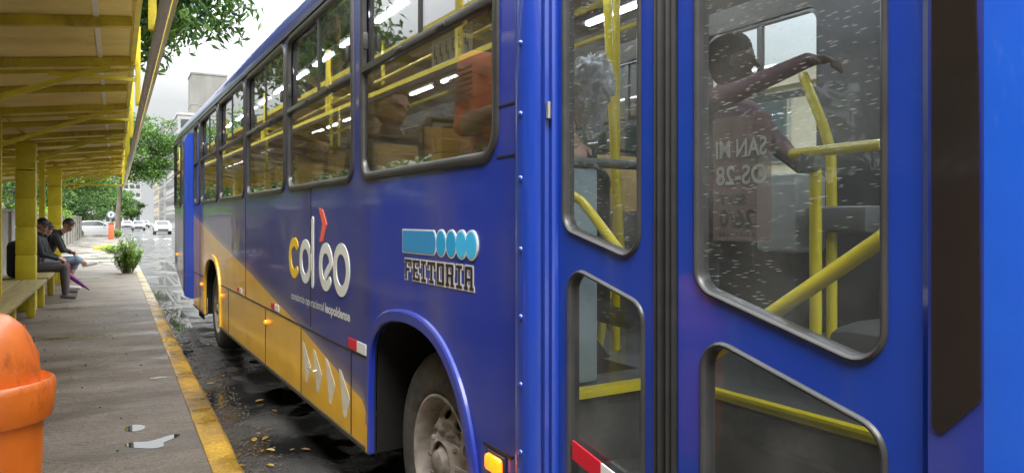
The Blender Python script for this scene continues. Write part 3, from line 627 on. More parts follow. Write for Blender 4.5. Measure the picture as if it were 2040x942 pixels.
r = empty('traffic_sign', (-.35, 66, .15)); b = MB(); b.tube([(0, 0, 0), (0, 0, 2.1)], .035, 8); b.build('pole', M['steel'], r, smooth=50)
b = MB(); b.lathe([(0, -.03), (.30, -.03), (.30, 0), (0, 0)], lambda u, v, t: (u, t - .04, 1.82 + v), 28); f = b.build('sign_disc', M['white'], r)
b = MB(); b.lathe([(.235, -.034), (.285, -.034)], lambda u, v, t: (u, t - .04, 1.82 + v), 28); b.build('ring', mat('sign_blue', (.02, .05, .3), .4), f, recalc=False)
b = MB()
for s_ in (-1, 1): b.plate([(s_ * .02, -.15), (s_ * .07, -.15), (s_ * .07, .03), (s_ * .13, .03), (s_ * .06, .15), (s_ * .0 + s_ * .005, .03), (s_ * .02, .03)], [], lambda u, v, t: (u, t, 1.82 + v), -.082, -.076)
b.build('arrow', M['darkvinyl'], f)
tag(r, 'small round white traffic sign with dark arrows on a pole by the crossing', 'traffic sign')
b = MB(); b.cbox((0, 0, .55), (.36, .3, 1.1), .04); r = b.build('post_box', mat('faded_orange', (.62, .14, .06), .5, var=.15), smooth=40); r.location = (-.3, 58, .15)
tag(r, 'faded orange utility post standing under the round sign', 'post')
b = MB(); b.cbox((0, 0, 1.13), (.42, .36, .08), .02); b.build('cap', M['brick'], r, smooth=40)
b = MB(); b.cbox((0, 0, .07), (.18, 3.2, .16), .03); r = b.build('kerb_block', M['yellow_old'], smooth=40); r.location = (-.55, 39, .15); r.rotation_euler = (0, 0, R(-10)); tag(r, 'short yellow painted kerb block lying across the far pavement', 'kerb block')

# ------------------------------------------------------------------ the bus shelter
FR = [-4.24, -1.41, 1.42, 4.25, 7.08, 9.91, 12.74, 15.57, 18.4, 21.23, 23.6]
SH = empty('bus_shelter', (-1.17, 9.5, .15)); SO = Vector((-1.17, 9.5, .15))
def sv(x, y, z): return (x - SO.x, y - SO.y, z - SO.z)
def rz(x): return 2.955 + (x - .12) * .118       # roof height over the road at x
b = MB(); y0, y1 = -5.2, 23.9; nn = int((y1 - y0) / .019); top = []; bot = []
for i in range(nn + 1):
    y = y0 + i * .019; dz = .011 * math.cos(2 * PI * (y - y0) / .152 * 2)
    top.append([sv(-2.75, y, rz(-2.75) + dz + .0015), sv(-1.3, y, rz(-1.3) + dz + .0015), sv(.12, y, rz(.12) + dz + .0015), sv(.12, y, rz(.12) + dz - .0015), sv(-1.3, y, rz(-1.3) + dz - .0015), sv(-2.75, y, rz(-2.75) + dz - .0015)])
b.loft(top, True, True); b.build('roof_sheet', M['roofsheet'], SH)
def beam(b, p, q, w_, h):
    p, q = Vector(p), Vector(q); d = (q - p).normalized(); s_ = Vector((0, 1, 0)) if abs(d.y) < .9 else Vector((1, 0, 0)); n = d.cross(s_).normalized()
    l = [[e + s_ * w_ / 2 * a + n * h / 2 * c for a, c in ((-1, -1), (1, -1), (1, 1), (-1, 1))] for e in (p, q)]
    b.loft(l, True, True)
for i, y in enumerate(FR):
    x1_ = .17
    b = MB(); beam(b, sv(-2.7, y, rz(-2.7) - .05), sv(x1_, y, rz(x1_) - .05), .05, .07); b.build('rafter', M['yellow_old'], SH)
    b = MB(); beam(b, sv(-2.0, y + .07, rz(-2) - .12), sv(x1_ - .04, y + .07, rz(x1_) - .12), .03, .03); b.build('lower_chord', M['yellow'], SH)
    b = MB(); beam(b, sv(-1.17, y, 2.36), sv(-.05, y, rz(-.05) - .09), .035, .045); b.build('brace', M['yellow'], SH)
    b = MB(); beam(b, sv(-1.20, y, 2.50), sv(-2.2, y, rz(-2.2) - .09), .035, .045); b.build('brace', M['yellow'], SH)
    b = MB(); beam(b, sv(-.5, y, 2.74), sv(.17, y, 2.745), .03, .03); b.build('tie', M['yellow'], SH)
    b = MB(); beam(b, sv(.17, y, 2.52), sv(.17, y, 3.22), .04, .04); b.build('edge_strut', M['yellow'], SH)
    if i + 1 < len(FR) and FR[i + 1] - y > 2.5:
        ym = y + 1.415; b = MB(); beam(b, sv(-2.7, ym, rz(-2.7) - .05), sv(.10, ym, rz(.10) - .05), .05, .07); b.build('purlin', M['yellow_old'], SH)
for x, zz, mt in ((-.12, 0, 'galv'), (-1.2, 0, 'yellow_old'), (-2.3, 0, 'yellow_old'), (.13, .0, 'yellow')):
    b = MB(); beam(b, sv(x, y0 + .1, rz(x) - .015 - (.0 if mt != 'yellow' else .02)), sv(x, y1 - .1, rz(x) - .015 - (.0 if mt != 'yellow' else .02)), .035, .012 if mt != 'yellow' else .05)
    b.build('runner', M[mt], SH)
b = MB(); b.tube([sv(.205, y0, 2.54), sv(.205, y1 - .2, 2.54)], .026, 10); b.build('gutter_pipe', M['galv'], SH, smooth=60)
b = MB(); beam(b, sv(.245, y0, 2.545), sv(.245, y1 - .2, 2.545), .02, .035); b.build('edge_trim', M['rail'], SH)
b = MB(); beam(b, sv(-1.5, 23.6, 2.53), sv(.19, 23.6, 2.53), .04, .04); b.build('end_tie', M['yellow'], SH)
for i, y in enumerate(FR):
    if 19 < y < 23.5 or y > 23.5: continue          # the last bays hang from the beams
    if i % 2 == 0:      # masonry pillars at 12.74, 18.4 ...
        if y in (1.42, 7.08): pass
        b = MB(); z = .15
        while z < 2.3:
            hh = .42; b.cbox(sv(-1.17, y, z + hh / 2 - .004), (.25, .25, hh - .012), .012); z += hh
        b.box(sv(-1.17, y, 1.2), (.225, .225, 2.08)); b.build('pillar', M['yellow'], SH, smooth=40)
        b = MB(); beam(b, sv(-1.17, y, 2.24), sv(-1.17, y, rz(-1.17) - .05), .07, .07); b.build('stub_post', M['yellow'], SH)
    else:
        b = MB(); beam(b, sv(-1.19, y, .15), sv(-1.19, y, rz(-1.19) - .05), .09, .09); b.build('post', M['yellow'], SH)
tag(SH, 'long yellow bus stop shelter with corrugated roof, braces and square pillars', 'bus shelter')

def bench(label, ya, yb, legs):
    r = empty('bench', (-1.2, (ya + yb) / 2, .15)); cy = (ya + yb) / 2
    for dx in (-.155, .155):
        b = MB(); b.cbox((dx, 0, .455), (.29, yb - ya, .045), .008); b.build('seat_plank', M['wood'], r, smooth=40)
    for y in legs:
        for dx in (-.2, .17):
            b = MB(); b.cbox((dx, y - cy, .2155), (.10, .12, .43), .008); b.build('leg', M['yellow_old'], r, smooth=40)
    tag(r, label, 'bench', 'benches under the shelter')
bench('weathered plank bench on yellow legs in front of the first yellow pillar', 7.3, 12.58, (7.6, 9.6, 11.8))
bench('weathered plank bench where three people sit, past the first pillar', 12.9, 18.2, (13.2, 15.2, 17.8))

# ------------------------------------------------------------------ orange litter bin
BN = empty('litter_bin', (-.36, 2.68, .15)); bx = lambda z: z - .15
b = MB(); prof = [(.0, .30), (.125, .30), (.135, .315), (.150, .60), (.157, .86), (.163, .95), (.150, .95), (.14, .60), (.12, .34), (0, .33)]
b.lathe([(r_, z - .15) for r_, z in prof], lambda u, v, t: (u * 1.02, v, t), 40); b.build('bin_body', M['orange'], BN, smooth=40)
def orange_lid():
    m = M['orange'].copy(); m.name = 'grimy_orange_plastic'; t = m.node_tree; bs = t.nodes['Principled BSDF']
    src = bs.inputs['Base Color'].links[0].from_socket; tcn = t.nodes.new('ShaderNodeTexCoord'); n = t.nodes.new('ShaderNodeTexNoise'); n.inputs['Scale'].default_value = 9; n.inputs['Detail'].default_value = 10; n.inputs['Roughness'].default_value = .75
    mp_ = t.nodes.new('ShaderNodeMapping'); mp_.inputs['Scale'].default_value = (1, 1, .45); mp_.inputs['Location'].default_value = (3, 1, 0)
    t.links.new(tcn.outputs['Object'], mp_.inputs[0]); t.links.new(mp_.outputs[0], n.inputs['Vector'])
    mr = t.nodes.new('ShaderNodeMapRange'); mr.inputs['From Min'].default_value = .53; mr.inputs['From Max'].default_value = .72; mr.inputs['To Max'].default_value = .75; t.links.new(n.outputs['Fac'], mr.inputs[0])
    mx_ = t.nodes.new('ShaderNodeMixRGB'); mx_.inputs[2].default_value = (.06, .02, .012, 1); t.links.new(mr.outputs[0], mx_.inputs[0]); t.links.new(src, mx_.inputs[1]); t.links.new(mx_.outputs[0], bs.inputs['Base Color'])
    return m
M['olid'] = orange_lid()
b = MB(); b.lathe([(.150, .885), (.182, .885), (.187, .895), (.194, .985), (.190, 1.0), (.182, 1.007), (.172, 1.0), (.160, .992), (.142, .985)], lambda u, v, t: (u, v, t - .15), 48); b.build('rim', M['olid'], BN, smooth=40)
b = MB(); n = 48
b.lathe([(.150, .985), (.149, 1.03), (.142, 1.08), (.127, 1.13), (.103, 1.172), (.070, 1.203), (.033, 1.218), (0.001, 1.222)], lambda u, v, t: (u, v, t - .15), n); b.build('lid', M['olid'], BN, smooth=60)
for a_ in (-2.35, -1.15, .1, 1.4, 2.6):
    b = MB(); b.tube([(.1515 * math.cos(a_), .1515 * math.sin(a_), .985 - .15), (.1435 * math.cos(a_), .1435 * math.sin(a_), 1.08 - .15), (.105 * math.cos(a_), .105 * math.sin(a_), 1.170 - .15)], .0028, 5); b.build('lid_seam', M['olid'], BN, smooth=60) if a_ in (-2.35, .1) else None
b = MB(); b.tube([(0, .19, 0), (0, .19, .95)], .03, 10); b.build('pole', M['galv'], BN, smooth=60)
tag(BN, 'orange plastic litter bin with domed lid on a pole, at the left edge', 'litter bin')
# the dark mouth of the lid, on its camera-side left
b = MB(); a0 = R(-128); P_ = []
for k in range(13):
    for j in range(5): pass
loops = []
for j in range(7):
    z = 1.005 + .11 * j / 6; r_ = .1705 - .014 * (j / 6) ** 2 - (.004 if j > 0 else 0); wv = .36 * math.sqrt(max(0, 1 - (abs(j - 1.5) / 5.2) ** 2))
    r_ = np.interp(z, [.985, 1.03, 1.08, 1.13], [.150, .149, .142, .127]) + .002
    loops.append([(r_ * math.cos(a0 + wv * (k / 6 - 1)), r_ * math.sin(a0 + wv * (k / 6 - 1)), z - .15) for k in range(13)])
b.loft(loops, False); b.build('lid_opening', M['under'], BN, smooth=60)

# ------------------------------------------------------------------ the bus
BA = R(1.4); P0 = Vector((1.184 * math.cos(BA), 1.184 * math.sin(BA), 0))
BUS = empty('city_bus', P0, BA); BM = Matrix.Translation(P0) @ Matrix.Rotation(BA, 4, 'Z')
tag(BUS, 'blue and yellow city bus stopped along the kerb', 'bus')
def Bw(x, s_, h): return BM @ Vector((x, s_, h))
def side(u, v, t): return (t, u, v)          # u along the bus, v height, t inward
def ring(b, sharp, r, prof, fn, m=0, seg=6):
    """frame lofted round a rounded opening; prof (inset, t)"""
    loops = []
    for d, t in prof:
        pl = roundpoly(inset(sharp, d), max(.006, r - d), seg); loops.append([fn(p[0], p[1], t) for p in pl])
    loops.append(loops[0]); b.loft(loops, True, False, m)
WIN = [(2.09, 3.49), (3.63, 5.08), (5.17, 6.62), (6.74, 8.21), (8.36, 9.75), (9.89, 10.42)]
WL = (12.12, 13.08); WZ0, WZ1 = 1.72, 2.77
def wpoly(a, c, z0=WZ0, z1=WZ1): return [(a, z0), (c, z0), (c, z1), (a, z1)]
farch = [(3.34, .35), (3.34, .80), (3.29, .93), (3.16, 1.02), (2.95, 1.055), (2.75, 1.05), (2.60, 1.015), (2.48, .95), (2.37, .84), (2.31, .72), (2.27, .60), (2.22, .35)]
rarch = [(9.34, .35), (9.34, .72), (9.27, .88), (9.12, 1.0), (8.9, 1.05), (8.6, 1.05), (8.4, 1.0), (8.25, .88), (8.18, .72), (8.16, .35)]
def smoothpath(P_, it=2):
    for _ in range(it):
        q = [P_[0]]
        for a, c in zip(P_[:-1], P_[1:]): q += [(a[0] * .75 + c[0] * .25, a[1] * .75 + c[1] * .25), (a[0] * .25 + c[0] * .75, a[1] * .25 + c[1] * .75)]
        P_ = q + [P_[-1]]
    return P_
farch, rarch = smoothpath(farch), smoothpath(rarch)
DF = (.655, 1.80); DR = (10.50, 11.80)       # front and rear door openings
outer = [(.56, 2.84), (.56, .36), (DF[0] - .01, .36), (DF[0] - .01, 2.76), (DF[1] + .01, 2.76), (DF[1] + .01, .35)]
outer += list(reversed(farch)) + list(reversed(rarch)) + [(DR[0] - .005, .35), (DR[0] - .005, 2.70), (DR[1] + .005, 2.70), (DR[1] + .005, .42), (13.1, .74), (13.1, 2.84)]
holes = [roundpoly(wpoly(a, c), .10) for a, c in WIN[:5]] + [roundpoly(wpoly(*WIN[5]), .08), roundpoly(wpoly(*WL), .08)]
b = MB(); b.plate(outer, holes, side, 0, .022, 0, 1); b.build('side_panel', [M['livery'], M['under']], BUS)
# arch lips
def lip(path, name, m):
    n = len(path); cx = sum(p[0] for p in path) / n; b = MB(); loops = []
    for i, p in enumerate(path):
        a = Vector(path[max(0, i - 1)]); c = Vector(path[min(n - 1, i + 1)]); d = (c - a).normalized(); nn_ = Vector((-d.y, d.x))
        if nn_.dot(Vector(p) - Vector((cx, .5))) < 0: nn_ = -nn_
        p = Vector(p); loops.append([side(*(p + nn_ * o), t) for o, t in ((-.002, .012), (-.003, -.012), (.004, -.018), (.044, -.018), (.053, -.012), (.055, .001))])
    b.loft(loops, False); b.build(name, m, BUS, smooth=28)
lip(farch, 'wheel_arch_lip', M['livery']); lip(rarch, 'wheel_arch_lip', M['livery'])
for p_, d_ in ((farch, 1), (rarch, 1)):       # arch tunnels
    b = MB(); b.loft([[side(u, v, t) for u, v in p_] for t in (.026, .75)], False)
    b.plate([(p_[0][0], .3)] + list(p_[1:-1]) + [(p_[-1][0], .3)], [], side, .74, .76); b.build('wheel_housing', M['under'], BUS)
# roof with running ribs
prof = [(0, 2.835), (-.006, 2.86), (-.006, 2.875), (.004, 2.88), (.010, 2.93), (.035, 2.985), (.075, 3.02), (.082, 3.03), (.10, 3.033), (.11, 3.04), (.20, 3.075), (.21, 3.085), (.235, 3.088), (.245, 3.082), (.5, 3.12), (1.25, 3.16)]
prof = prof + [(2.5 - x, z) for x, z in reversed(prof[:-1])]
b = MB(); loops = []
for s_, dz, dx in [(.14, -.20, .10), (.17, -.10, .05), (.26, -.04, .015), (.45, 0, 0)] + [(1 + i * 1.0, 0, 0) for i in range(11)] + [(12.2, -.015, 0), (12.7, -.04, .004), (13.05, -.09, .02), (13.25, -.15, .06), (13.36, -.24, .12), (13.40, -.36, .2)]:
    loops.append([(x + (dx if x < 1.25 else -dx) * (1 if abs(x - 1.25) > .5 else .3), s_, max(2.8, z + dz * (z - 2.8) / .36 * 1.0)) for x, z in prof])
b.loft(loops, False); b.build('roof', M['bluebright'] if False else M['livery'], BUS, smooth=35)
# rain gutter over the windows
b = MB(); b.box((-.008, 6.8, 2.80), (.02, 12.4, .018)); b.build('rain_gutter', M['gasket'], BUS)
# rear corner, rear wall, far side, front
def corner(s0, s1, r_, z0, z1, rear):
    b = MB(); loops = []
    for k in range(9):
        a = PI / 2 * k / 8; x = r_ * (1 - math.cos(a)); y = (s0 + r_ * math.sin(a)) if rear else (s0 - r_ * math.sin(a))
        loops.append([(x, y, z0(k / 8) if callable(z0) else z0), (x, y, (z0(k / 8) if callable(z0) else z0) * .5 + z1 * .5), (x, y, z1)])
    b.loft(loops, False); return b
corner(13.1, 0, .30, lambda q: .74 + .1 * q, 2.84, True).build('rear_corner', M['livery'], BUS, smooth=60)
corner(.56, 0, .40, .36, 2.84, False).build('front_corner', M['bluesheen'], BUS, smooth=60)
fpl = lambda u, v, t: (u, t, v)
b = MB(); b.plate([(.3, .84), (2.5, .84), (2.5, 2.84), (.3, 2.84)], [roundpoly([(.4, 1.75), (2.1, 1.75), (2.1, 2.6), (.4, 2.6)], .1)], fpl, 13.375, 13.4); b.build('rear_panel', M['livery'], BUS)
b = MB(); b.plate(roundpoly([(.4, 1.75), (2.1, 1.75), (2.1, 2.6), (.4, 2.6)], .1), [], fpl, 13.38, 13.39); b.build('rear_window', M['glass'], BUS)
b = MB(); b.plate([(.4, .36), (2.1, .36), (2.1, 2.86), (.4, 2.86)], [roundpoly([(.43, 1.25), (2.07, 1.25), (2.07, 2.72), (.43, 2.72)], .1)], fpl, .16, .19); b.build('front_panel', M['bluebright'], BUS)
b = MB(); b.plate(roundpoly([(.43, 1.25), (2.07, 1.25), (2.07, 2.72), (.43, 2.72)], .1), [], fpl, .17, .178); b.build('windscreen', M['clear'], BUS)
for x in (.55, 1.95):
    b = MB(); b.lathe([(0, -.02), (.08, -.015), (.1, 0), (.1, .05)], lambda u, v, t: (x + u, .15 + t, .72 + v), 20); b.build('headlight', M['reflwhite'], BUS, smooth=40)
fs = lambda u, v, t: (2.5 - t, u, v)
FW = [(2.60, 3.50)] + WIN[1:5] + [(9.89, 11.3), (11.5, 12.9)]
fholes = [roundpoly(wpoly(a, c), .1) for a, c in FW]
b = MB(); b.plate([(.56, .36), (13.1, .5), (13.1, 2.84), (.56, 2.84)], fholes, fs, 0, .025); b.build('far_side_panel', M['ingrey'], BUS)
b = MB(); b.loft([[(2.5 - x, y, z) for z in (.36, 2.84)] for x, y in [(.4 * (1 - math.cos(PI / 2 * k / 6)), .56 - .4 * math.sin(PI / 2 * k / 6)) for k in range(7)]], False); b.build('front_corner', M['bluebright'], BUS, smooth=60)
b = MB(); b.loft([[(2.5 - x, y, z) for z in (.8, 2.84)] for x, y in [(.3 * (1 - math.cos(PI / 2 * k / 6)), 13.1 + .3 * math.sin(PI / 2 * k / 6)) for k in range(7)]], False); b.build('rear_corner', M['livery'], BUS, smooth=60)
for hpoly in [wpoly(a, c) for a, c in FW]:
    b = MB(); ring(b, hpoly, .1, [(-.02, -.01), (.03, -.01), (.03, .035), (-.02, .035)], fs); f = b.build('far_window', M['gasket'], BUS, smooth=40)
    b = MB(); b.plate(roundpoly(inset(hpoly, .028), .07), [], fs, .008, .013); b.build('pane', M['farglass' if hpoly[0][0] > 3 else 'clear'], f)
    if hpoly[0][1] > 1.5:
        m_ = (hpoly[0][0] + hpoly[1][0]) / 2
        b = MB(); b.box((2.487, m_, 2.27), (.03, hpoly[1][0] - hpoly[0][0] - .06, .04)); b.box((2.489, m_, 2.52), (.026, .04, .45)); b.build('slider_rail', M['gasket'], f)
# side windows
def sidewin(a, c, r_, i):
    W = wpoly(a, c); b = MB()
    ring(b, W, r_, [(-.022, .003), (-.017, -.009), (-.004, -.013), (.012, -.011), (.022, -.001), (.022, .018)], side); f = b.build('window', M['gasket'], BUS, smooth=50)
    low = roundpoly([(a + .024, WZ0 + .024), (c - .024, WZ0 + .024), (c - .024, 2.245), (a + .024, 2.245)], [r_ - .02, r_ - .02, .006, .006])
    b = MB(); b.plate(low, [], side, .009, .013); b.build('pane', M['glass'], f)
    b = MB(); b.cbox((.002, (a + c) / 2, 2.265), (.030, c - a - .05, .036), .005)
    for q in (.3, .62):
        b.cbox((-.014, a + (c - a) * q, 2.262), (.012, .07, .016), .003)
    b.build('slider_rail', M['gasket'], f, smooth=40)
    if c - a > 1:
        m_ = a + (c - a) * .48
        for k, (p, q, t) in enumerate(((a + .03, m_ + .03, .010), (m_ - .03, c - .03, .026))):
            b = MB(); b.plate(roundpoly([(p, 2.285), (q, 2.285), (q, WZ1 - .026), (p, WZ1 - .026)], [.006, .006, .07 if k else .006, .07 if not k else .006]), [], side, t, t + .004); b.build('sliding_pane', M['glass'], f)
        b = MB(); b.box((.016, m_, 2.51), (.024, .026, .46)); b.build('pane_stile', M['black'], f)
        b = MB(); b.box((.02, a + .05, 2.51), (.03, .05, .46)); b.build('pane_stile', M['black'], f)
        for yy_ in (a + .075, c - .075):
            b = MB(); b.cbox((-.006, yy_, 2.40), (.022, .022, .085), .005); b.build('latch', M['gasket'], f, smooth=40)
    else:
        b = MB(); b.plate([(a + .03, 2.285), (c - .03, 2.285), (c - .03, WZ1 - .03), (a + .03, WZ1 - .03)], [], side, .012, .016); b.build('sliding_pane', M['glass'], f)
for i, (a, c) in enumerate(WIN): sidewin(a, c, .10 if i < 5 else .08, i)
sidewin(*WL, .08, 7)
# seams and panel joints
b = MB()
for s_, z0, z1 in ((6.685, .81, 1.71), (4.47, .83, 1.71), (3.66, .36, .80), (4.71, .36, .79), (5.83, .36, .79), (7.62, .36, .79), (1.955, .36, 2.8), (9.83, .36, 1.7)):
    b.box((-.001, s_, (z0 + z1) / 2), (.005, .008, z1 - z0))
b.box((-.001, (3.40 + 8.10) / 2, .806), (.005, 4.70, .009)); b.box((-.001, 2.02, 1.715), (.004, .13, .006)); b.box((-.001, 2.02, 1.885), (.004, .13, .005)); b.box((-.001, 2.08, .72), (.005, .2, .010))
b.box((-.001, 9.9, .80), (.005, 1.1, .009)); b.build('panel_seam', M['black'], BUS)
b = MB(); b.box((-.004, 6.5, .352), (.02, 9.6 - 3.4 - .6 + .0, .012)); 
for s0, s1 in ((3.36, 8.14), (9.36, 10.48)):
    c_ = MB(); c_.box((.01, (s0 + s1) / 2, .347), (.04, s1 - s0, .02)); c_.build('skirt_trim', M['gasket'], BUS)
# access handle on the skirt panel
b = MB(); b.tube([(-.004, 4.45, .58), (-.025, 4.45, .575), (-.025, 4.33, .575), (-.004, 4.33, .58)], .006, 6); b.build('flap_handle', M['steel'], BUS)

# front door surround: rounded guard column with rivets
b = MB(); b.loft([[(x, 1.865 + y, z) for x, y in [(.0, .070), (-.018, .062), (-.034, .045), (-.042, .02), (-.042, -.02), (-.034, -.042), (-.014, -.058), (.0, -.064)]] for z in (.36, .9, 1.5, 2.1, 2.77)], False); b.build('door_column', M['bluebright'], BUS, smooth=60)
for z in (.42, .60, .78, .99, 1.20, 1.41, 1.63, 1.83, 2.05, 2.27, 2.48):
    b = MB(); b.lathe([(0, -.008), (.006, -.007), (.009, -.003), (.010, .002)], lambda u, v, t: (-.042 + t, 1.862 + u, z + v), 10); b.build('rivet', M['bluebright'], BUS, smooth=60)
# hinge post between column and leaf
b = MB(); b.loft([[(x, y, z) for x, y in [(.02, 1.80), (-.006, 1.795), (-.012, 1.785), (-.012, 1.772), (.004, 1.765), (-.004, 1.755), (-.006, 1.742), (.01, 1.735), (.03, 1.735)]] for z in (.40, 2.75)], False); b.build('hinge_post', M['bluebright'], BUS, smooth=40)
for z in (1.83, 2.5):
    b = MB(); b.tube([(-.012, 1.752, z - .025), (-.012, 1.752, z + .025)], .008, 8); b.build('hinge_pin', M['steel'], BUS)

def leaf(s0, s1, panes, name='door_leaf', x0=.012, m='bluebright', z0=.42, z1=2.73, gl='doorglass', rr=.06):
    b = MB(); b.plate(roundpoly([(s0, z0), (s1, z0), (s1, z1), (s0, z1)], .012, 3), [roundpoly(p, rr) for p in panes], side, x0, x0 + .035); f = b.build(name, M[m], BUS)
    for p in panes:
        b = MB(); ring(b, p, rr, [(-.006, x0 + .001), (-.004, x0 - .006), (.001, x0 - .009), (.006, x0 - .006), (.009, x0 + .004), (.009, x0 + .03)], side); b.build('gasket', M['gasket'], f, smooth=50)
        b = MB(); b.plate(roundpoly(inset(p, .007), rr - .007), [], side, x0 + .012, x0 + .016); b.build('pane', M[gl], f)
    return f
L1 = leaf(1.315, 1.732, [[(1.705, 2.66), (1.705, 1.475), (1.37, 1.392), (1.37, 2.66)], [(1.68, 1.372), (1.68, .50), (1.355, .50), (1.355, 1.285)]])
L2 = leaf(.66, 1.235, [[(1.175, 2.66), (1.175, 1.345), (.725, 1.228), (.725, 2.66)], [(1.155, 1.245), (1.155, .50), (.725, .50), (.725, 1.128)]])
b = MB(); b.loft([[(x, y, z) for x, y in [(.03, 1.236), (.006, 1.238), (.0, 1.245), (.008, 1.252), (-.002, 1.262), (.01, 1.27), (.014, 1.275), (.01, 1.28), (-.002, 1.29), (.008, 1.298), (.0, 1.305), (.006, 1.312), (.03, 1.314)]] for z in (.42, 2.73)], False); b.build('door_seal', M['black'], BUS, smooth=30)
# rear door (closed, two plain leaves with a slim pane)
# rear door folded open: each pair of leaves stands out square to the side
def openleaf(s_, sg):
    b = MB(); fn_ = lambda u, v, t: (u, s_ + t, v)
    out_ = [(-.115, .47), (-.03, .43), (.34, .43), (.34, 2.69), (-.07, 2.69), (-.115, 2.60)]
    b.plate(roundpoly(out_, .03, 4), [], fn_, 0, .035); f = b.build('rear_door_leaf', M['bluebright'], BUS)
    b = MB(); b.plate([(-.122, .52), (-.113, .52), (-.113, 2.56), (-.122, 2.56)], [], fn_, -.004, .039); b.build('rubber_edge', M['gasket'], f)
    b = MB(); b.plate([(.06, 1.3), (.30, 1.3), (.30, 2.5), (.06, 2.5)], [], fn_, -.003, .0 - .001); b.build('pane', M['carglass'], f)
openleaf(10.515, 1); openleaf(10.56, 1)
b = MB(); b.box((.30, 11.15, .60), (.5, 1.25, .03)); b.box((.56, 11.15, .75), (.02, 1.25, .30)); b.build('rear_step', M['floor'], BUS)
# dark quarter strip ahead of the door
b = MB(); b.plate(roundpoly([(.637, 2.70), (.595, 2.70), (.566, 1.7), (.563, 1.22), (.637, 1.135)], .012, 4), [], side, -.004, .0); qs = b.build('quarter_strip', M['skydark'], BUS)

# lamps and reflectors
def marker(s_, h, r_, big=False):
    b = MB(); b.ball((-.012, s_, h), (.018, r_, r_ * (.62 if big else .9)), seg=14, ring=8); b.build('indicator_lamp', M['amber'], BUS, smooth=60)
b = MB(); b.cbox((-.012, 2.085, .672), (.03, .105, .058), .014); f = b.build('indicator_lamp', M['amber'], BUS, smooth=60)
b = MB(); b.cbox((-.004, 2.085, .672), (.012, .125, .074), .008); b.build('lamp_base', M['gasket'], f, smooth=40)
marker(5.76, .70, .018); marker(8.03, .70, .018); marker(9.6, .70, .022); marker(12.6, .95, .022)
def reflector(s0, s1, h, hh=.055, tx=True):
    m_ = (s0 + s1) / 2; f = None
    b = MB(); b.box((-.002, (s0 + m_) / 2 - 0, h), (.004, abs(s0 - m_), hh)); f = b.build('reflector', M['red'], BUS)
    b = MB(); b.box((-.002, (s1 + m_) / 2, h), (.004, abs(s1 - m_) - .002, hh)); b.build('white_half', M['reflwhite'], f)
reflector(3.70, 3.42, .845); reflector(5.62, 5.36, .845, .045); reflector(7.1, 6.86, .845, .045)
b = MB(); b.plate([(1.655, .812), (1.525, .787), (1.525, .840), (1.655, .865)], [], side, -.0065 + .012, -.003 + .014); f = b.build('reflector', M['red'], BUS)
b = MB(); b.plate([(1.523, .786), (1.378, .758), (1.378, .811), (1.523, .839)], [], side, -.0065 + .012, -.003 + .014); b.build('white_half', M['reflwhite'], f)
# lettering on the side: reads towards the front, so text x runs against the length of the bus
def textobj(name, txt, s0, h, size, width, m, t=-.0015, bold=0, parent=BUS, mirror=False, shear=0, hscale=1, th=.001):
    cu = bpy.data.curves.new(name, 'FONT'); cu.body = txt; cu.size = 1; cu.offset = bold; cu.extrude = 0; cu.resolution_u = 4
    tmp = bpy.data.objects.new('tmp', cu); C.objects.link(tmp); dg = bpy.context.evaluated_depsgraph_get(); me = bpy.data.meshes.new_from_object(tmp.evaluated_get(dg))
    C.objects.unlink(tmp); bpy.data.objects.remove(tmp)
    xs = [v.co.x for v in me.vertices]; x0, x1 = min(xs), max(xs); k = width / (x1 - x0)
    for v in me.vertices:
        u = (v.co.x - x0) * k; z = v.co.y * size * hscale
        if mirror: u = width - u
        v.co = Vector((t, s0 - u, h + z))
    me.materials.clear(); me.materials.append(m)
    o = bpy.data.objects.new(name, me); C.objects.link(o); o.parent = parent; return o
def stroke(path, w_, closed=False, cap=6):
    """ribbon outline(s) of a thick line"""
    P_ = [Vector(p) for p in path]; n = len(P_); Lf = []; Rt = []
    for i in range(n):
        a = P_[(i - 1) % n] if (closed or i) else P_[i]; c = P_[(i + 1) % n] if (closed or i < n - 1) else P_[i]
        d = (c - a).normalized(); nn_ = Vector((-d.y, d.x)) * w_ / 2; Lf.append(P_[i] + nn_); Rt.append(P_[i] - nn_)
    if closed: return [tuple(p) for p in Lf], [tuple(p) for p in Rt]
    def arc(c, frm, n_):
        a0_ = math.atan2((frm - c).y, (frm - c).x); return [c + Vector((math.cos(a0_ - PI * k / n_), math.sin(a0_ - PI * k / n_))) * w_ / 2 for k in range(1, n_)]
    pol = Lf + arc(P_[-1], Lf[-1], cap) + Rt[::-1] + arc(P_[0], Rt[0], cap)
    return [tuple(p) for p in pol], None
LOGO = (4.90, 1.235)
def glyph(name, path, w_, m, closed=False, t0=-.003, parent=BUS):
    o_, h_ = stroke(path, w_, closed)
    b = MB(); flip = lambda u, v, t: (t, -u, v)
    if closed:
        if abs(sum(o_[i - 1][0] * o_[i][1] - o_[i][0] * o_[i - 1][1] for i in range(len(o_)))) < abs(sum(h_[i - 1][0] * h_[i][1] - h_[i][0] * h_[i - 1][1] for i in range(len(h_)))): o_, h_ = h_, o_
        b.plate(o_, [h_], flip, t0, 0)
    else: b.plate(o_, [], flip, t0, 0)
    return b.build(name, m, parent)
def ell(cx, cy, rx, ry, a0_, a1_, n=28): return [(cx + rx * math.cos(R(a0_ + (a1_ - a0_) * k / n)), cy + ry * math.sin(R(a0_ + (a1_ - a0_) * k / n))) for k in range(n + 1)]
sw = .062
glyph('logo_letter', ell(-4.895, 1.245, .118, .108, 52, 308), sw, M['lettyel'])
glyph('logo_letter', ell(-4.60, 1.235, .115, .112, 0, 360, 36)[:-1], sw, M['white'], True)
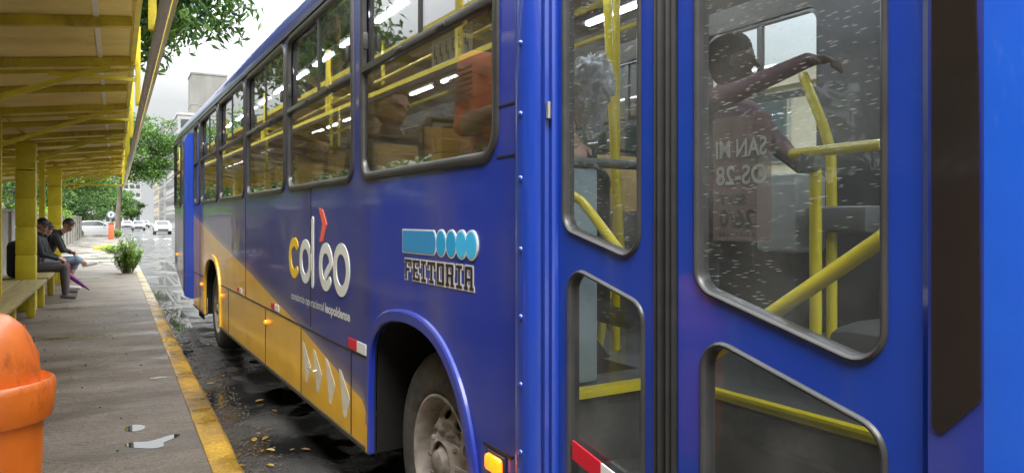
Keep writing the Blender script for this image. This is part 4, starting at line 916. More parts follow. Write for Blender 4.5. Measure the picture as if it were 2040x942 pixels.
glyph('logo_letter', [(-4.425, 1.10), (-4.425, 1.3), (-4.425, 1.50)], .05, M['white'])
el_ = glyph('logo_letter', ell(-4.135, 1.225, .112, .112, 14, 312, 32), sw, M['white'])
glyph('letter_bar', [(-4.135, 1.178), (-4.095, 1.205), (-4.035, 1.24)], sw * .85, M['white'], t0=-.0036, parent=el_)
glyph('logo_letter', ell(-3.835, 1.225, .120, .118, 0, 360, 36)[:-1], sw, M['white'], True)
b = MB(); b.plate([(-4.28, 1.575), (-4.20, 1.565), (-4.115, 1.475), (-4.19, 1.375), (-4.27, 1.37), (-4.205, 1.475)], [], lambda u, v, t: (t, -u, v), -.003, 0); b.build('logo_accent', M['coral'], BUS)
textobj('tagline_text', 'consórcio operacional', 4.98, .958, .076, .80, M['white'], bold=.006)
textobj('tagline_text', 'leopoldense', 4.15, .958, .076, .47, M['white'], bold=.03)
# chevrons on the skirt
for k, (s_, h) in enumerate(((4.68, .705), (4.42, .695), (4.15, .685), (3.88, .67))):
    u = -s_; b = MB()
    b.plate([(u, h), (u + .045, h - .005), (u + .20, h - .125), (u + .125, h - .25), (u + .08, h - .245), (u + .045, h - .13)], [], lambda p, q, t: (t, -p, q), -.0009, 0); b.build('chevron_mark', M['palevinyl'], BUS)
# route graphic
def pl(name, poly, m, t0, t1, parent=BUS):
    b = MB(); b.plate(poly, [], lambda u, v, t: (t, -u, v), t0, t1); return b.build(name, m, parent)
gz0, gz1 = 1.357, 1.462
def capsule_rect(x0, x1, z0, z1, r_): return [(x0, z0)] + [(x1 - r_ + r_ * math.sin(PI * k / 10), (z0 + z1) / 2 - (z1 - z0) / 2 * math.cos(PI * k / 10)) for k in range(11)] + [(x0, z1)]
f = pl('route_graphic', capsule_rect(-2.935, -2.575, gz0, gz1, .03), M['white'], -.002, 0)
pl('blue_bar', capsule_rect(-2.928, -2.582, gz0 + .006, gz1 - .006, .027), M['cyan1'], -.0035, -.002, f)
for k, (cx, mm_) in enumerate(((-2.530, 'cyan2'), (-2.437, 'cyan2'), (-2.350, 'cyan3'), (-2.268, 'cyan3'))):
    q = ell(cx, (gz0 + gz1) / 2, .050, .056, 0, 348, 29); g_ = pl('route_oval', q, M['white'], -.002 - .0008 * (k + 1), 0)
    q = ell(cx, (gz0 + gz1) / 2, .042, .049, 0, 348, 29); pl('oval_fill', q, M[mm_], -.0035 - .0008 * (k + 1), -.002 - .0008 * (k + 1), g_)
# block capitals built from bars: pale outline bars under darker inner bars
FONT = {'F': [(0, 0, .3, .15), (.08, 0, .3, 1), (0, .85, 1, 1), (.8, .62, 1, 1), (.3, .42, .72, .58)],
        'E': [(0, 0, 1, .15), (.1, 0, .35, 1), (0, .85, 1, 1), (.8, .68, 1, 1), (.8, 0, 1, .32), (.3, .42, .72, .58)],
        'I': [(.1, 0, .9, .15), (.36, 0, .64, 1), (.1, .85, .9, 1)],
        'T': [(.2, 0, .8, .15), (.37, 0, .63, 1), (0, .85, 1, 1), (0, .65, .18, 1), (.82, .65, 1, 1)],
        'O': [(.05, 0, .32, 1), (.68, 0, .95, 1), (.2, 0, .8, .16), (.2, .84, .8, 1)],
        'R': [(0, 0, .42, .15), (.08, 0, .33, 1), (0, .85, .85, 1), (.65, .5, .92, .95), (.3, .42, .85, .56), (.6, 0, .88, .45), (.55, 0, 1, .13)],
        'A': [(0, 0, .42, .15), (.1, 0, .34, .95), (.15, .85, .85, 1), (.66, 0, .9, .95), (.58, 0, 1, .15), (.3, .38, .7, .52)]}
wd = .078; x = -2.905
for ch in 'FEITORIA':
    b1 = MB(); b2 = MB(); cw = wd * (.8 if ch == 'I' else 1)
    for k, (a, z0, c, z1) in enumerate(FONT[ch]):
        X0, X1, Z0, Z1 = x + a * cw, x + c * cw, 1.244 + z0 * .088, 1.244 + z1 * .088
        b1.box((-.001 - .00006 * k, -(X0 + X1) / 2, (Z0 + Z1) / 2), (.002, X1 - X0 + .010, Z1 - Z0 + .010)); b2.box((-.0027 - .00006 * k, -(X0 + X1) / 2, (Z0 + Z1) / 2), (.0012, X1 - X0 - .002, Z1 - Z0 - .002))
    f = b1.build('route_letter', M['greyvinyl'], BUS); b2.build('letter_inner', M['darkvinyl'], f); x += cw + .0085

# wheels
def wheel(s_, x0):
    cz = .475; fn = lambda u, v, t: (x0 + t, s_ + u, cz + v)
    b = MB(); b.lathe([(.285, .02), (.295, .005), (.31, .0), (.34, -.004), (.40, -.002), (.44, .012), (.462, .035), (.472, .07), (.472, .10), (.466, .105), (.466, .115), (.472, .12), (.472, .17), (.466, .175), (.472, .18), (.472, .25), (.44, .28), (.29, .28)], fn, 56); t = b.build('tyre', M['tyre'], BUS, smooth=40)
    b = MB(); b.lathe([(.285, .02), (.287, .004), (.277, .0), (.268, .008), (.262, .04), (.255, .07), (.240, .088), (.232, .092)], fn, 48)
    nh = 10; circ = lambda r_, n: [(r_ * math.cos(2 * PI * k / n), r_ * math.sin(2 * PI * k / n)) for k in range(n)]
    hs = []
    for k in range(nh):
        a = 2 * PI * (k + .25) / nh; c_, sn = math.cos(a), math.sin(a)
        hs.append([(.193 * c_ + .021 * math.cos(q) * c_ - .034 * math.sin(q) * sn, .193 * sn + .021 * math.cos(q) * sn + .034 * math.sin(q) * c_) for q in [2 * PI * j / 14 for j in range(14)]])
    dish = lambda u, v, t: fn(u, v, t + .080 - .075 * min(1, max(0, (.240 - math.hypot(u, v))) / .11))
    b.plate(circ(.232, 48), hs + [circ(.09, 24)], dish, 0, .012); b.build('rim', M['rim'], t, smooth=40)
    b = MB(); b.lathe([(0, -.02), (.035, -.02), (.052, -.012), (.062, .012), (.09, .032), (.120, .04), (.156, .042), (.158, .06)], fn, 28)
    for k in range(10):
        a = 2 * PI * k / 10; cx, cy = .132 * math.cos(a), .132 * math.sin(a)
        b.lathe([(0, .0), (.011, .001), (.013, .022), (.019, .024), (.021, .05)], lambda u, v, q: fn(cx + u, cy + v, q + .01), 8)
    b.build('hub', M['hub'], t, smooth=40)
    b = MB(); b.lathe([(0, .125), (.25, .125), (.25, .26), (0, .26)], fn, 24); b.build('brake_drum', M['under'], t)
wheel(2.71, .075); wheel(8.76, .06)
b = MB(); b.box((1.25, 6.6, .62), (1.2, 12.2, .3)); b.box((1.25, 5.7, .64), (2.3, 4.4, .28)); b.box((1.25, 11.3, .66), (2.3, 3.2, .3)); b.box((1.25, 2.74, .48), (1.7, .14, .14)); b.box((1.25, 8.76, .48), (1.6, .3, .3)); b.box((1.25, 6, .42), (1.2, 3, .2)); b.build('chassis', M['under'], BUS)
b = MB(); b.box((.04, 10.0, .30), (.01, .5, .14)); b.build('mud_flap', M['under'], BUS)
for sx in (2.17,):
    for s_ in (2.745, 8.76):
        b = MB(); b.lathe([(.29, 0), (.472, .0), (.472, .27), (.29, .27)], lambda u, v, t: (sx + t, s_ + u, .475 + v), 28); b.build('tyre', M['tyre'], BUS, smooth=40)

# interior
FZ = .90
b = MB(); b.box((1.60, 1.3, FZ - .02), (1.76, 2.3, .04)); b.box((1.63, 7.9, FZ - .02), (1.68, 10.9, .04))
for a_, c_ in ((2.05, 2.19), (3.37, 8.12), (9.37, 10.48), (11.82, 13.3)): b.box((.41, (a_ + c_) / 2, FZ - .02), (.75, c_ - a_, .04))
b.box((1.25, 2.02 + .02, FZ - .02), (2.44, .04, .04)) if False else None
b.build('floor', M['floor'], BUS)
b = MB(); b.box((.53, 1.33, .62), (.35, 1.34, .03)); b.box((.19, 1.33, .40), (.34, 1.34, .03)); b.box((.715, 1.33, .74), (.02, 1.34, .23)); b.box((.36, 1.33, .50), (.02, 1.34, .23)); b.box((.36, 2.035, .62), (.70, .02, .46)); b.build('step', M['floor'], BUS)
b = MB(); b.box((.695, 1.335, FZ + .004), (.035, 1.33, .012)); b.box((.695, 1.335, FZ - .012), (.012, 1.33, .022)); b.box((.37, 2.00, FZ + .004), (.68, .035, .012)); b.box((.37, 1.985, FZ - .012), (.68, .012, .022)); b.build('step_nosing', M['rail'], BUS)
b = MB(); loops = [[(x, s_, z - .04) for x, z in [(.05, 2.80), (.10, 2.93), (.28, 3.02), (1.25, 3.06), (2.22, 3.02), (2.40, 2.93), (2.45, 2.80)]] for s_ in (.3, 3, 6, 9, 13.3)]; b.loft(loops, False); b.build('ceiling', M['ceiling'], BUS)
# inner lining of the kerb side below the windows, and pillars
b = MB()
b.plate([(1.96, 1.09), (10.48, 1.09), (10.48, 2.84), (1.96, 2.84)], [roundpoly(wpoly(a + .01, c - .01), .09) for a, c in WIN], side, .045, .06); b.build('inner_lining', M['indark'], BUS)
b = MB(); b.plate([(.6, FZ), (13.2, FZ), (13.2, 2.84), (.6, 2.84)], fholes, fs, .04, .055); b.build('inner_lining', M['indark'], BUS)
for xx, s0, s1 in ((2.0, 1.1, 12.6), (.62, 4.4, 12.6), (.50, 2.0, 3.5)):  # last short strip is added out of view to brighten the passenger below
    b = MB(); b.box((xx, (s0 + s1) / 2, 2.985), (.14, s1 - s0, .03)); hsg = b.build('lamp_housing', M['ceiling'], BUS)
    s_ = s0
    while s_ < s1 - .5:
        b = MB()
        b.box((xx, s_ + .3, 2.962), (.035, .56, .012)); b.build('led_strip', M['led'], hsg); s_ += .85
for x in (.90, 1.62):
    b = MB(); b.tube([(x, 2.1, 2.66), (x, 2.2, 2.68), (x, 12.6, 2.68)], .0165, 8); b.build('ceiling_rail', M['rail'], BUS, smooth=60)
    for s_ in ((2.55, 4.1, 5.6, 7.1, 8.6, 10.2, 11.9) if x < 1 else (4.8, 9.2)):
        b = MB(); b.tube([(x, s_, FZ), (x, s_, 1.6), (x, s_, 3.0)], .0165, 8); b.build('pole', M['rail'], BUS, smooth=60)
# seats: one shell, copied
def seat_parts():
    b = MB(); prof_ = [(0, .44), (.10, .43), (.36, .43), (.43, .46), (.46, .62), (.50, .95), (.505, 1.02), (.48, 1.02), (.44, .9), (.415, .62), (.39, .49), (.34, .465), (.08, .47), (0, .475)]
    b.loft([[(x, y, z) for y, z in prof_] for x in (0, .41)], True, True); return b
sroot = []
def seat(x, s_, back='seat'):
    first = not sroot
    if first:
        b = seat_parts(); o = b.build('seat', M[back], BUS, smooth=40); sroot.append(o)
        c_ = MB(); c_.tube([(-.01, .41, .45), (-.012, .45, .62), (-.012, .50, 1.0), (.03, .515, 1.06), (.38, .515, 1.06), (.422, .50, 1.0), (.422, .45, .62), (.42, .41, .45)], .014, 6); c_.tube([(.2, .2, .44), (.2, .2, 0)], .025, 6); c_.build('seat_frame', M['black'], o, smooth=50)
        c_ = MB(); c_.cbox((.205, .44, .80), (.34, .03, .34), .02, rot=('X', R(-6))); c_.build('seat_pad', M['seat'], o, smooth=40)
        o.location = (x, s_, FZ); return o
    o = copy_tree(sroot[0], BUS); o.location = (x, s_, FZ); return o
for s_ in [2.42 + .76 * k for k in range(10)]:
    seat(.09, s_); seat(.51, s_)
for s_ in [3.1 + .76 * k for k in range(12)]:
    seat(1.58, s_); seat(2.0, s_)
# entrance fittings
def U(px, py, d):
    r_ = (px - 1020) / 1400; c_, n_ = math.cos(R(30.8)), math.sin(R(30.8)); s_ = d * (c_ - r_ * n_) / (n_ + r_ * c_); Z = d * n_ + s_ * c_
    return (d - 1.184, s_, 1.5 - (py - 439) / 1400 * Z)
b = MB(); b.tube([U(1190, 715, 1.97), U(1203, 610, 1.97), U(1235, 490, 1.97), U(1226, 330, 1.97), U(1213, 60, 1.97), U(1206, -90, 1.97), U(1206, -215, 1.97)], .021, 10); b.build('entrance_pole', M['rail'], BUS, smooth=60)
b = MB(); b.tube([U(1118, 380, 1.42), U(1135, 385, 1.42), U(1160, 402, 1.42), U(1178, 425, 1.42), U(1240, 508, 1.42), U(1275, 560, 1.42)], .0165, 10); b.build('entrance_rail', M['rail'], BUS, smooth=60)
b = MB(); b.tube([U(1390, 722, 1.28), U(1405, 714, 1.28), U(1745, 484, 1.28), U(1765, 470, 1.28)], .0165, 10); b.build('leaf_rail', M['rail'], L2, smooth=60)
b = MB(); b.cbox((.22, 2.07, 1.30), (.38, .03, .78), .012); b.build('door_screen', mat('pale_blue_screen', (.36, .46, .50), .45, var=.08), BUS, smooth=40)
b = MB(); b.tube([(.03, 2.06, 1.71), (.72, 2.06, 1.71)], .018, 8); b.build('screen_rail', M['ingrey'], BUS, smooth=60)
b = MB(); a = U(1625, 500, 2.2); c_ = U(1625, 330, 2.2); b.tube([(a[0], a[1], FZ), a, c_], .021, 10); b.build('turnstile_post', M['rail'], BUS, smooth=60)
b = MB(); b.tube([U(1578, 307, 2.2), U(1660, 298, 2.15), U(1760, 288, 2.1)], .019, 10); b.build('turnstile_rail', M['rail'], BUS, smooth=60)
b = MB(); p = U(1618, 320, 2.2); b.cbox(p, (.07, .07, .085), .015); b.build('rail_joint', M['ingrey'], BUS, smooth=40)
b = MB(); a = U(1657, 420, 2.45); c_ = U(1655, 300, 2.45); b.tube([(a[0], a[1], FZ), a, c_, U(1640, 250, 2.45), U(1600, 150, 2.5)], .02, 10); b.build('driver_rail', M['rail'], BUS, smooth=60)
b = MB(); p = U(1575, 425, 2.5); b.cbox((p[0], p[1], p[2]), (.20, .20, .32), .02); b.build('waste_box', mat('pale_grey_plastic', (.42, .46, .45), .5), BUS, smooth=40)
b = MB(); p = U(1700, 437, 2.5); b.cbox((p[0], p[1], p[2]), (.25, .26, .10), .02); b.build('console_box', M['ingrey'], BUS, smooth=40)
b = MB(); b.cbox((1.6, .62, 1.15), (1.5, .75, .5), .12); b.build('dashboard', M['indark'], BUS, smooth=40)
b = MB(); b.cbox((1.25, 1.05, 1.02), (.75, .9, .30), .1); b.build('engine_cover', M['indark'], BUS, smooth=40)
b = MB(); b.plate(roundpoly([(1.15, FZ), (2.4, FZ), (2.4, 1.55), (1.15, 1.55)], .06), [], fpl, 2.92, 2.95); b.build('driver_partition', M['ingrey'], BUS)
b = MB(); b.lathe([(.205, 0), (.22, .012), (.235, 0), (.22, -.012), (.205, 0)], lambda u, v, t: (1.72 + u, 1.62 + t * .8 + v * .55, 1.66 + v * .8), 28); b.tube([(1.72, 1.62, 1.66), (1.72, 1.2, 1.25)], .03, 8); b.tube([(1.51, 1.62, 1.66), (1.93, 1.62, 1.66)], .015, 6); b.build('steering_wheel', M['black'], BUS, smooth=50)
b = MB(); b.cbox((1.72, 2.38, 1.35), (.5, .5, .12), .04); b.cbox((1.72, 2.66, 1.72), (.48, .12, .72), .05); b.box((1.72, 2.4, 1.08), (.3, .3, .42)); b.build('driver_seat', M['seatblue'], BUS, smooth=40)
b = MB(); b.cbox((2.36, 1.05, 2.72), (.2, .9, .26), .04); b.build('overhead_box', M['indark'], BUS, smooth=40)
b = MB(); b.cbox((.32, 1.24, 2.86), (.5, 1.2, .16), .03); b.build('door_gear_cover', M['indark'], BUS, smooth=40)

# poster sheet just inside the front door glass, its lettering mirrored
pa = MB(); pa.plate([(1.145, 1.73), (.985, 1.73), (.985, 1.455), (1.145, 1.455)], [], side, .034, .0355)
pm = bpy.data.materials.new('translucent_poster'); pm.use_nodes = True; t = pm.node_tree; bs = t.nodes['Principled BSDF']; bs.inputs['Base Color'].default_value = (.22, .15, .15, 1); bs.inputs['Alpha'].default_value = .45; bs.inputs['Roughness'].default_value = .8
P1 = pa.build('poster', pm, L2)
ptx = mat('poster_ink', (.33, .33, .33), .7); ptd = mat('poster_dark_ink', (.02, .02, .02), .7)
textobj('poster_text', 'SAN MI', 1.135, 1.640, .055, .140, ptx, t=.0325, mirror=True, parent=L2, bold=.02)
textobj('poster_text', 'OS-28', 1.135, 1.580, .058, .142, ptx, t=.0325, mirror=True, parent=L2, bold=.02)
textobj('poster_text', 'SEXT', 1.125, 1.535, .030, .075, ptd, t=.0325, mirror=True, parent=L2, bold=.02)
textobj('poster_text', '26/0', 1.125, 1.487, .052, .10, ptd, t=.0325, mirror=True, parent=L2, bold=.02)
textobj('poster_text', 'A PARTIR DAS', 1.125, 1.465, .014, .10, ptd, t=.0325, mirror=True, parent=L2)
# pictogram sticker on the first window
b = MB(); a = (2.60, 2.31); b.plate(roundpoly([(2.66, 2.19), (2.27, 2.19), (2.27, 2.27 + .0), (2.66, 2.27)], .008, 3), [], side, .015, .0165)
b = MB(); b.plate(roundpoly([(2.66, 2.125), (2.30, 2.125), (2.30, 2.235), (2.66, 2.235)], .01, 3), [], side, .016, .0175); st = b.build('seat_notice', mat('pale_notice', (.60, .66, .68), .5), BUS)
for k in range(6):
    b = MB(); y = 2.63 - k * .056; b.ball((.014, y, 2.205), (.002, .006, .006), seg=8, ring=5); b.box((.0145, y, 2.175), (.002, .010, .038)); b.box((.0145, y - .010, 2.162), (.002, .022, .008)); b.box((.0143, y - .019, 2.148), (.002, .007, .03)); b.build('pictogram', M['darkvinyl'], st)
b = MB()
for k in range(6): b.box((.08, 2.53, 2.10 - k * .022), (.004, .22, .009))
b.build('vent_louvre', M['ingrey'], BUS)

# ------------------------------------------------------------------ people
def capdist(Pn, a, b_, ra, rb):
    a = np.array(a); b_ = np.array(b_); ab = b_ - a; L2_ = ab.dot(ab) + 1e-12
    t = np.clip(((Pn - a) @ ab) / L2_, 0, 1); return np.linalg.norm(Pn - (a + t[:, None] * ab), axis=1) - (ra + (rb - ra) * t)
def person(label, loc, rz_, J, mats, group=None, voxel=.0085, head_yaw=0, cap_=None, hair=None, tilt=0, extra=None, scale=1.0):
    """J: joint positions, local frame: +x forward, +y left, z up. One remeshed continuous body."""
    V = Vector; H = V(J['head']); N = V(J['neck']); ch = V(J['chest']); pel = V(J['pelvis'])
    caps = []   # a, b, ra, rb, material index
    def cp(a, b_, ra, rb, m): caps.append((tuple(a), tuple(b_), ra, rb, m))
    HM = Matrix.Translation(H) @ Matrix.Rotation(R(head_yaw), 4, 'Z') @ Matrix.Rotation(R(tilt), 4, 'Y')
    hp = lambda x, y, z: tuple(HM @ V((x, y, z)))
    # 0 skin, 1 top, 2 trousers, 3 shoes, 4 dark (eyes, brows), 5 lips
    cp(hp(-.012, 0, .03), hp(.012, 0, .035), .088, .084, 0); cp(hp(.02, 0, -.01), hp(.038, 0, -.07), .068, .040, 0); cp(hp(-.03, 0, -.03), hp(-.02, 0, -.06), .06, .05, 0)
    cp(hp(.094, 0, .015), hp(.116, 0, -.022), .009, .014, 0); cp(hp(.088, -.035, .02), hp(.088, .035, .02), .012, .012, 0)
    for s_ in (-1, 1):
        cp(hp(.088, s_ * .031, .002), hp(.089, s_ * .033, .002), .011, .011, 4); cp(hp(.094, s_ * .02, .024), hp(.084, s_ * .05, .026), .005, .004, 4)
        cp(hp(-.005, s_ * .084, .015), hp(-.012, s_ * .088, -.02), .014, .010, 0)
    cp(hp(.088, -.018, -.056), hp(.088, .018, -.056), .009, .009, 5)
    cp(N, H + V((0, 0, -.05)), .056, .052, 0); cp(ch + V((0, 0, .06)), N, .085, .062, 1)
    S = [V(J['sl']), V(J['sr'])]
    cp(S[0].lerp(ch, .15), S[1].lerp(ch, .15), .078, .078, 1); cp(ch + V((0, .06, .02)), pel + V((0, .06, .12)), .115, .112, 1); cp(ch + V((0, -.06, .02)), pel + V((0, -.06, .12)), .115, .112, 1)
    cp(pel + V((0, .07, 0)), pel + V((0, -.07, 0)), .125, .125, 2); cp(pel + V((0, .06, .12)), pel + V((0, -.06, .12)), .118, .118, 1)
    for q, sgn in (('l', 1), ('r', -1)):
        sh, el, wr = V(J['s' + q]), V(J['e' + q]), V(J['h' + q]); sm = 0 if mats.get('bare_arm') else 1
        cp(sh, el, .064, .050, 1); cp(el, wr, .048, .034, mats.get('fore', 1)); d = (wr - el).normalized()
        hd = V(J.get('hd' + q, tuple(d))).normalized(); pc = wr + hd * .05; sd = hd.cross(V((0, 0, 1)));  sd = sd.normalized() if sd.length > .1 else V((0, 1, 0)); dn = sd.cross(hd).normalized()
        if dn.z > 0: dn = -dn
        cp(wr, wr + hd * .02, .028, .028, 0); cp(wr + hd * .03 + sd * .018, wr + hd * .085 + sd * .028, .020, .015, 0); cp(wr + hd * .03 - sd * .018, wr + hd * .085 - sd * .028, .020, .015, 0)
        for k, (off, ln) in enumerate(((-.036, .062), (-.012, .078), (.012, .072), (.036, .055))):
            f0 = wr + hd * .088 + sd * off; f1 = f0 + (hd * .8 + dn * .35).normalized() * ln * .55; f2 = f1 + (hd * .35 + dn * .9).normalized() * ln * .55
            cp(f0, f1, .0105, .0095, 0); cp(f1, f2, .0095, .0085, 0)
        t0 = wr + hd * .03 - sd * .03 * sgn; t1 = t0 + (hd * .6 - sd * .8 * sgn + dn * .3).normalized() * .04; t2 = t1 + (hd * .9 + dn * .4).normalized() * .032; cp(t0, t1, .014, .012, 0); cp(t1, t2, .012, .010, 0)
        hip, kn, an, toe = pel + V((.02, sgn * .09, -.01)), V(J['k' + q]), V(J['a' + q]), V(J['t' + q])
        cp(hip, kn, .098, .068, 2); lm_ = mats.get('shin', 2); cp(kn, an.lerp(kn, .55), .062 if lm_ == 2 else .058, .058 if lm_ == 2 else .055, lm_ if lm_ == 2 else 0); cp(an.lerp(kn, .55), an, .058 if lm_ == 2 else .052, .044 if lm_ == 2 else .036, lm_ if lm_ == 2 else 0)
        if lm_ != 2: cp(kn, kn.lerp(an, .22), .078, .080, 2)
        hl = an + V((-.03, 0, -.035)); cp(an, hl, .042, .04, 3); cp(hl, toe, .042, .034, 3)
    if extra:
        for e in extra: cp(*e)
    b = MB()
    for a, c_, ra, rb, m_ in caps:
        a, c_ = Vector(a), Vector(c_); b.ball(a, ra, seg=12, ring=8); b.ball(c_, rb, seg=12, ring=8)
        if (c_ - a).length > 1e-4: b.tube([a, c_], [ra, rb], 12)
    tmp = b.build('tmp', [M['skin']], recalc=True)
    md = tmp.modifiers.new('r', 'REMESH'); md.mode = 'VOXEL'; md.voxel_size = voxel; md.use_smooth_shade = True
    sm_ = tmp.modifiers.new('s', 'SMOOTH'); sm_.factor = .5; sm_.iterations = 2
    dg = bpy.context.evaluated_depsgraph_get(); me = bpy.data.meshes.new_from_object(tmp.evaluated_get(dg)); C.objects.unlink(tmp); bpy.data.objects.remove(tmp)
    me.materials.clear()
    for m_ in (mats['skin'], mats['top'], mats['legs'], mats['shoes'], M['black'], mat('lips', (.34, .12, .09), .5)): me.materials.append(m_)
    n = len(me.polygons); cen = np.empty(n * 3); me.polygons.foreach_get('center', cen); cen = cen.reshape(-1, 3)
    D_ = np.stack([capdist(cen, a, c_, ra, rb) for a, c_, ra, rb, m_ in caps]); idx = np.array([c_[4] for c_ in caps])[D_.argmin(0)]
    me.polygons.foreach_set('material_index', idx.astype(np.int32)); me.shade_smooth()
    o = bpy.data.objects.new('person', me); C.objects.link(o); o.location = loc; o.rotation_euler = (0, 0, rz_); o.scale = (scale,) * 3
    tag(o, label, 'person', group)
    def headpiece(name, m_, caplist, vox=.008):
        bb = MB()
        for a, c_, ra, rb in caplist:
            a, c_ = Vector(a), Vector(c_); bb.ball(a, ra, seg=14, ring=9); bb.ball(c_, rb, seg=14, ring=9); bb.tube([a, c_], [ra, rb], 12) if (c_ - a).length > 1e-3 else None
        t_ = bb.build('tmp', [m_]); md = t_.modifiers.new('r', 'REMESH'); md.mode = 'VOXEL'; md.voxel_size = vox; md.use_smooth_shade = True; md2 = t_.modifiers.new('s', 'SMOOTH'); md2.iterations = 2
        dg = bpy.context.evaluated_depsgraph_get(); me_ = bpy.data.meshes.new_from_object(t_.evaluated_get(dg)); C.objects.unlink(t_); bpy.data.objects.remove(t_)
        me_.materials.clear(); me_.materials.append(m_); oo = bpy.data.objects.new(name, me_); C.objects.link(oo); oo.parent = o; return oo
    if cap_:
        bb = MB(); K_ = HM
        loops = []
        for q in range(6):
            th = PI / 2 * q / 5; rr_ = .104 * math.cos(th) + .002; loops.append([tuple(K_ @ V((rr_ * math.cos(a) * 1.02 - .004, rr_ * .92 * math.sin(a), .045 + .085 * math.sin(th)))) for a in [2 * PI * k / 20 for k in range(20)]])
        bb.loft(loops); vs = []
        br = [[tuple(K_ @ V((.082 + .095 * math.cos(a) * f_ , .078 * math.sin(a) * (1 if f_ > .5 else .9), .048 + dz - .012 * f_))) for a in [-PI / 2 + PI * k / 10 for k in range(11)]] for f_, dz in ((0.02, .006), (1, .003), (1, -.003), (0.02, -.004))]
        bb.loft(br, False); bb.build('cap', cap_, o, smooth=50)
    if hair == 'short': headpiece('hair', M['hair'], [(hp(-.035, 0, .045), hp(-.002, 0, .066), .098, .090), (hp(-.055, 0, 0), hp(-.05, 0, -.04), .066, .055), (hp(-.04, .04, .03), hp(-.03, .055, .0), .05, .04), (hp(-.04, -.04, .03), hp(-.03, -.055, .0), .05, .04)])
    if hair == 'long': headpiece('hair', M['hair'], [(hp(-.03, 0, .045), hp(.0, 0, .06), .098, .088), (hp(-.05, .05, 0), hp(-.05, .07, -.20), .055, .045), (hp(-.05, -.05, 0), hp(-.05, -.07, -.20), .055, .045), (hp(-.07, 0, 0), hp(-.08, 0, -.20), .06, .06)])
    return o
M['hair'] = mat('dark_hair', (.012, .009, .007), .9, var=.4, scale=60, bump=.8, bscale=140, spec=.15)
blackcloth = mat('black_cloth', (.018, .018, .02), .8, var=.3, scale=20, bump=.3, bscale=30)
def cloth(n, c): return mat(n, c, .85, var=.15, scale=12, bump=.35, bscale=25)
def seated(lean=.0, hx=.0, **kw):
    J = dict(pelvis=(0, 0, .56), chest=(.02 + lean * .6, 0, .96), neck=(.05 + lean, 0, 1.12), head=(.08 + lean * 1.25 + hx, 0, 1.245),
             sl=(.03 + lean * .8, .185, 1.04), sr=(.03 + lean * .8, -.185, 1.04), el=(.10 + lean, .25, .78), er=(.10 + lean, -.25, .78), hl=(.34, .09, .70), hr=(.34, -.09, .70),
             kl=(.44, .13, .54), kr=(.44, -.13, .54), al=(.46, .13, .09), ar=(.46, -.13, .09), tl=(.60, .15, .035), tr=(.60, -.15, .035))
    J.update(kw); return J
cap = mat('black_cap', (.014, .014, .016), .7)
BX = -1.22
g3 = 'people waiting on the shelter bench'
person('person in black jacket, grey trousers and black hat, hands on lap, nearest the pillar', (BX, 14.35, .15), 0, seated(.04, sr=(.05, -.19, 1.03)),
       dict(skin=M['skin'], top=blackcloth, legs=cloth('grey_trousers', (.07, .065, .065)), shoes=cloth('grey_shoes', (.14, .13, .12))), g3, head_yaw=-50, cap_=cap, hair='short')
person('person in black jacket and dark pink trousers seated between the two others', (BX, 15.05, .15), 0, seated(.06, kl=(.44, .12, .54), kr=(.46, -.1, .54)),
       dict(skin=M['skin2'], top=blackcloth, legs=cloth('dark_pink_trousers', (.28, .04, .08)), shoes=cloth('black_shoes', (.02, .02, .02))), g3, head_yaw=-48, cap_=cap, hair='long', scale=.96)
person('person in black hoodie, light denim shorts and white shoes with legs crossed', (BX + .04, 16.0, .15), 0,
       seated(.20, hx=.06, kr=(.50, -.02, .60), ar=(.66, .28, .50), tr=(.84, .32, .50), kl=(.48, .16, .55), al=(.36, .10, .09), tl=(.55, .10, .035), hl=(.42, .14, .72), hr=(.40, -.12, .76)),
       dict(skin=M['skin'], top=blackcloth, legs=cloth('light_denim', (.20, .27, .36)), shoes=cloth('white_shoes', (.62, .6, .58)), shin=0), g3, head_yaw=-62, cap_=cap, hair='short',
       extra=[((.16, 0, 1.09), (.12, 0, 1.12), .095, .08, 1)])
# purple umbrella leaning from the bench
b = MB(); r_ = empty('folded_umbrella', (-.52, 15.75, .16)); 
U0, U1 = Vector((0.08, 0, 0.0)), Vector((-.38, -.10, .42)); b.tube([U0, U0.lerp(U1, .15), U0.lerp(U1, .4), U0.lerp(U1, .75), U0.lerp(U1, .95)], [.008, .022, .042, .048, .02], 10); b.build('canopy', mat('purple_fabric', (.10, .015, .13), .6, col2=(.24, .03, .22), scale=8), r_, smooth=60)
b = MB(); b.tube([U0.lerp(U1, .95), U1.lerp(U0, -.25)], .006, 6); b.tube([U0 + (U0 - U1) * .06, U0], .004, 6); b.build('shaft', M['steel'], r_); tag(r_, 'folded purple umbrella leaning against the bench, tip on the pavement', 'umbrella')
# black bag behind the pillar
b = MB(); b.cbox((0, 0, .28), (.22, .34, .56), .08); o = b.build('backpack', blackcloth, smooth=60); o.location = (-1.33, 13.06, .63); tag(o, 'black backpack on the bench, half hidden behind the first pillar', 'backpack')
b = MB(); b.tube([(.115, -.08, .1), (.15, -.08, .3), (.1, -.08, .5)], .015, 6); b.build('strap', M['black'], o)

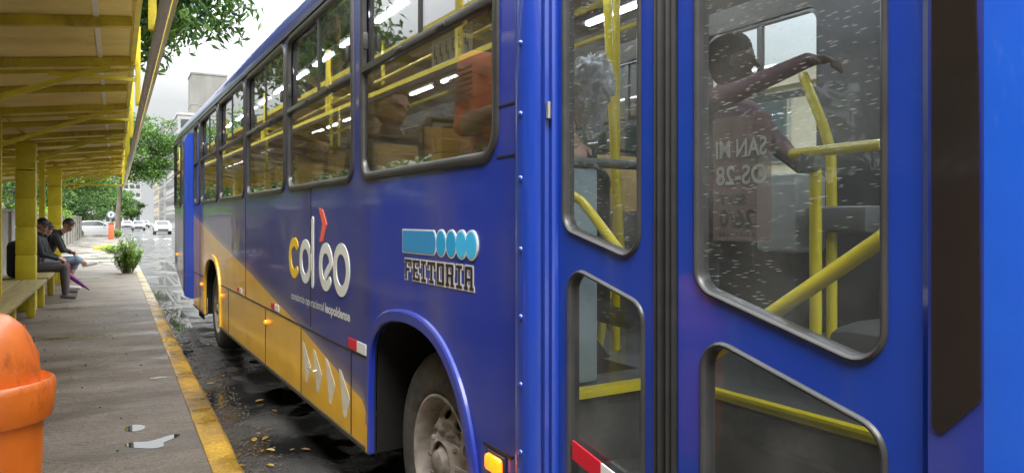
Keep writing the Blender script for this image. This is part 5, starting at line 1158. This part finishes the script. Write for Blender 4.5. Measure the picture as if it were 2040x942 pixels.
# passengers: local +x faces the front of the bus (bus -y)
def inbus(x, s_, z): return Bw(x, s_, z), BA - PI / 2
l_, rr = inbus(.35, 2.60, FZ + .20)
person('passenger in orange jacket seated in the first side window', l_, rr, seated(-.02, head=(.05, .0, 1.27), el=(.10, .22, .80), er=(.02, -.22, .79), hr=(.26, -.17, .83), hdr=(.9, .3, .2), kl=(.44, .12, .54)),
       dict(skin=M['skin2'], top=cloth('orange_jacket', (.95, .26, .13)), legs=blackcloth, shoes=blackcloth, fore=0), voxel=.009, head_yaw=10, hair='short',
       extra=[((.10, -.03, 1.10), (.10, .06, 1.02), .085, .085, 4), ((.135, -.06, .95), (.13, .05, .82), .05, .04, 4)])
l_, rr = inbus(.45, 4.72, FZ)
person('passenger with long dark hair looking out of the second side window', l_, rr, seated(.04, head=(.10, 0, 1.23)),
       dict(skin=M['skin2'], top=cloth('grey_top', (.20, .20, .21)), legs=blackcloth, shoes=blackcloth), voxel=.010, head_yaw=-38, hair='long')
l_, rr = inbus(.30, 3.95, FZ)
person('passenger in dark navy jacket seated at the front of the second side window', l_, rr, seated(.03),
       dict(skin=M['skin'], top=cloth('navy_jacket', (.02, .03, .08)), legs=blackcloth, shoes=blackcloth), voxel=.010, head_yaw=20, hair='short')
l_, rr = inbus(.32, 5.62, FZ)
person('passenger in pale shirt low behind the third side window', l_, rr, seated(.08),
       dict(skin=M['skin'], top=cloth('pale_shirt', (.55, .55, .53)), legs=blackcloth, shoes=blackcloth), voxel=.010, hair='short', scale=.92)
l_, rr = inbus(1.45, 2.50, FZ + .10)
person('bus driver in mauve shirt reaching one arm forward to the steering wheel', l_, rr,
       seated(.06, er=(.32, -.20, 1.06), hr=(.60, -.06, 1.17), el=(.24, .25, .84), hl=(.44, .12, .74), hdr=(1, .2, -.1)),
       dict(skin=mat('dark_skin', (.09, .05, .035), .7), top=cloth('mauve_shirt', (.20, .115, .13)), legs=blackcloth, shoes=blackcloth), voxel=.009, hair='short', head_yaw=42)

# plastic bag hung on the entrance pole
from mathutils import noise as mnoise
bm = bmesh.new(); bmesh.ops.create_icosphere(bm, subdivisions=5, radius=1)
for v in bm.verts:
    p = v.co.copy(); q = mnoise.noise(p * 1.7 + Vector((3, 1, 2))) * .35 + abs(mnoise.noise(p * 4.5)) * .30 + abs(mnoise.noise(p * 11)) * .12
    k = .75 + q; x, y, z = p.x * .08 * k, p.y * .15 * k, p.z * .12 * k
    if p.y > .1: z -= (p.y - .1) * .20 * (1 if p.z < .2 else .5)        # one side hangs lower
    if p.z > .7: x *= .6; y *= .6
    v.co = Vector((x, y, z))
me = bpy.data.meshes.new('plastic_bag'); bm.to_mesh(me); bm.free(); me.shade_smooth()
pb = bpy.data.materials.new('thin_plastic'); pb.use_nodes = True; bs = pb.node_tree.nodes['Principled BSDF']; bs.inputs['Base Color'].default_value = (.72, .76, .77, 1); bs.inputs['Alpha'].default_value = .88; bs.inputs['Roughness'].default_value = .3
me.materials.append(pb); o = bpy.data.objects.new('plastic_bag', me); C.objects.link(o); p = U(1182, 165, 1.72); o.location = Bw(p[0], p[1], p[2]); o.rotation_euler = (0, 0, -.5); o.scale = (1, 1.05, 1.15); tag(o, 'crumpled clear plastic bag hanging inside the front door by the pole', 'plastic bag')
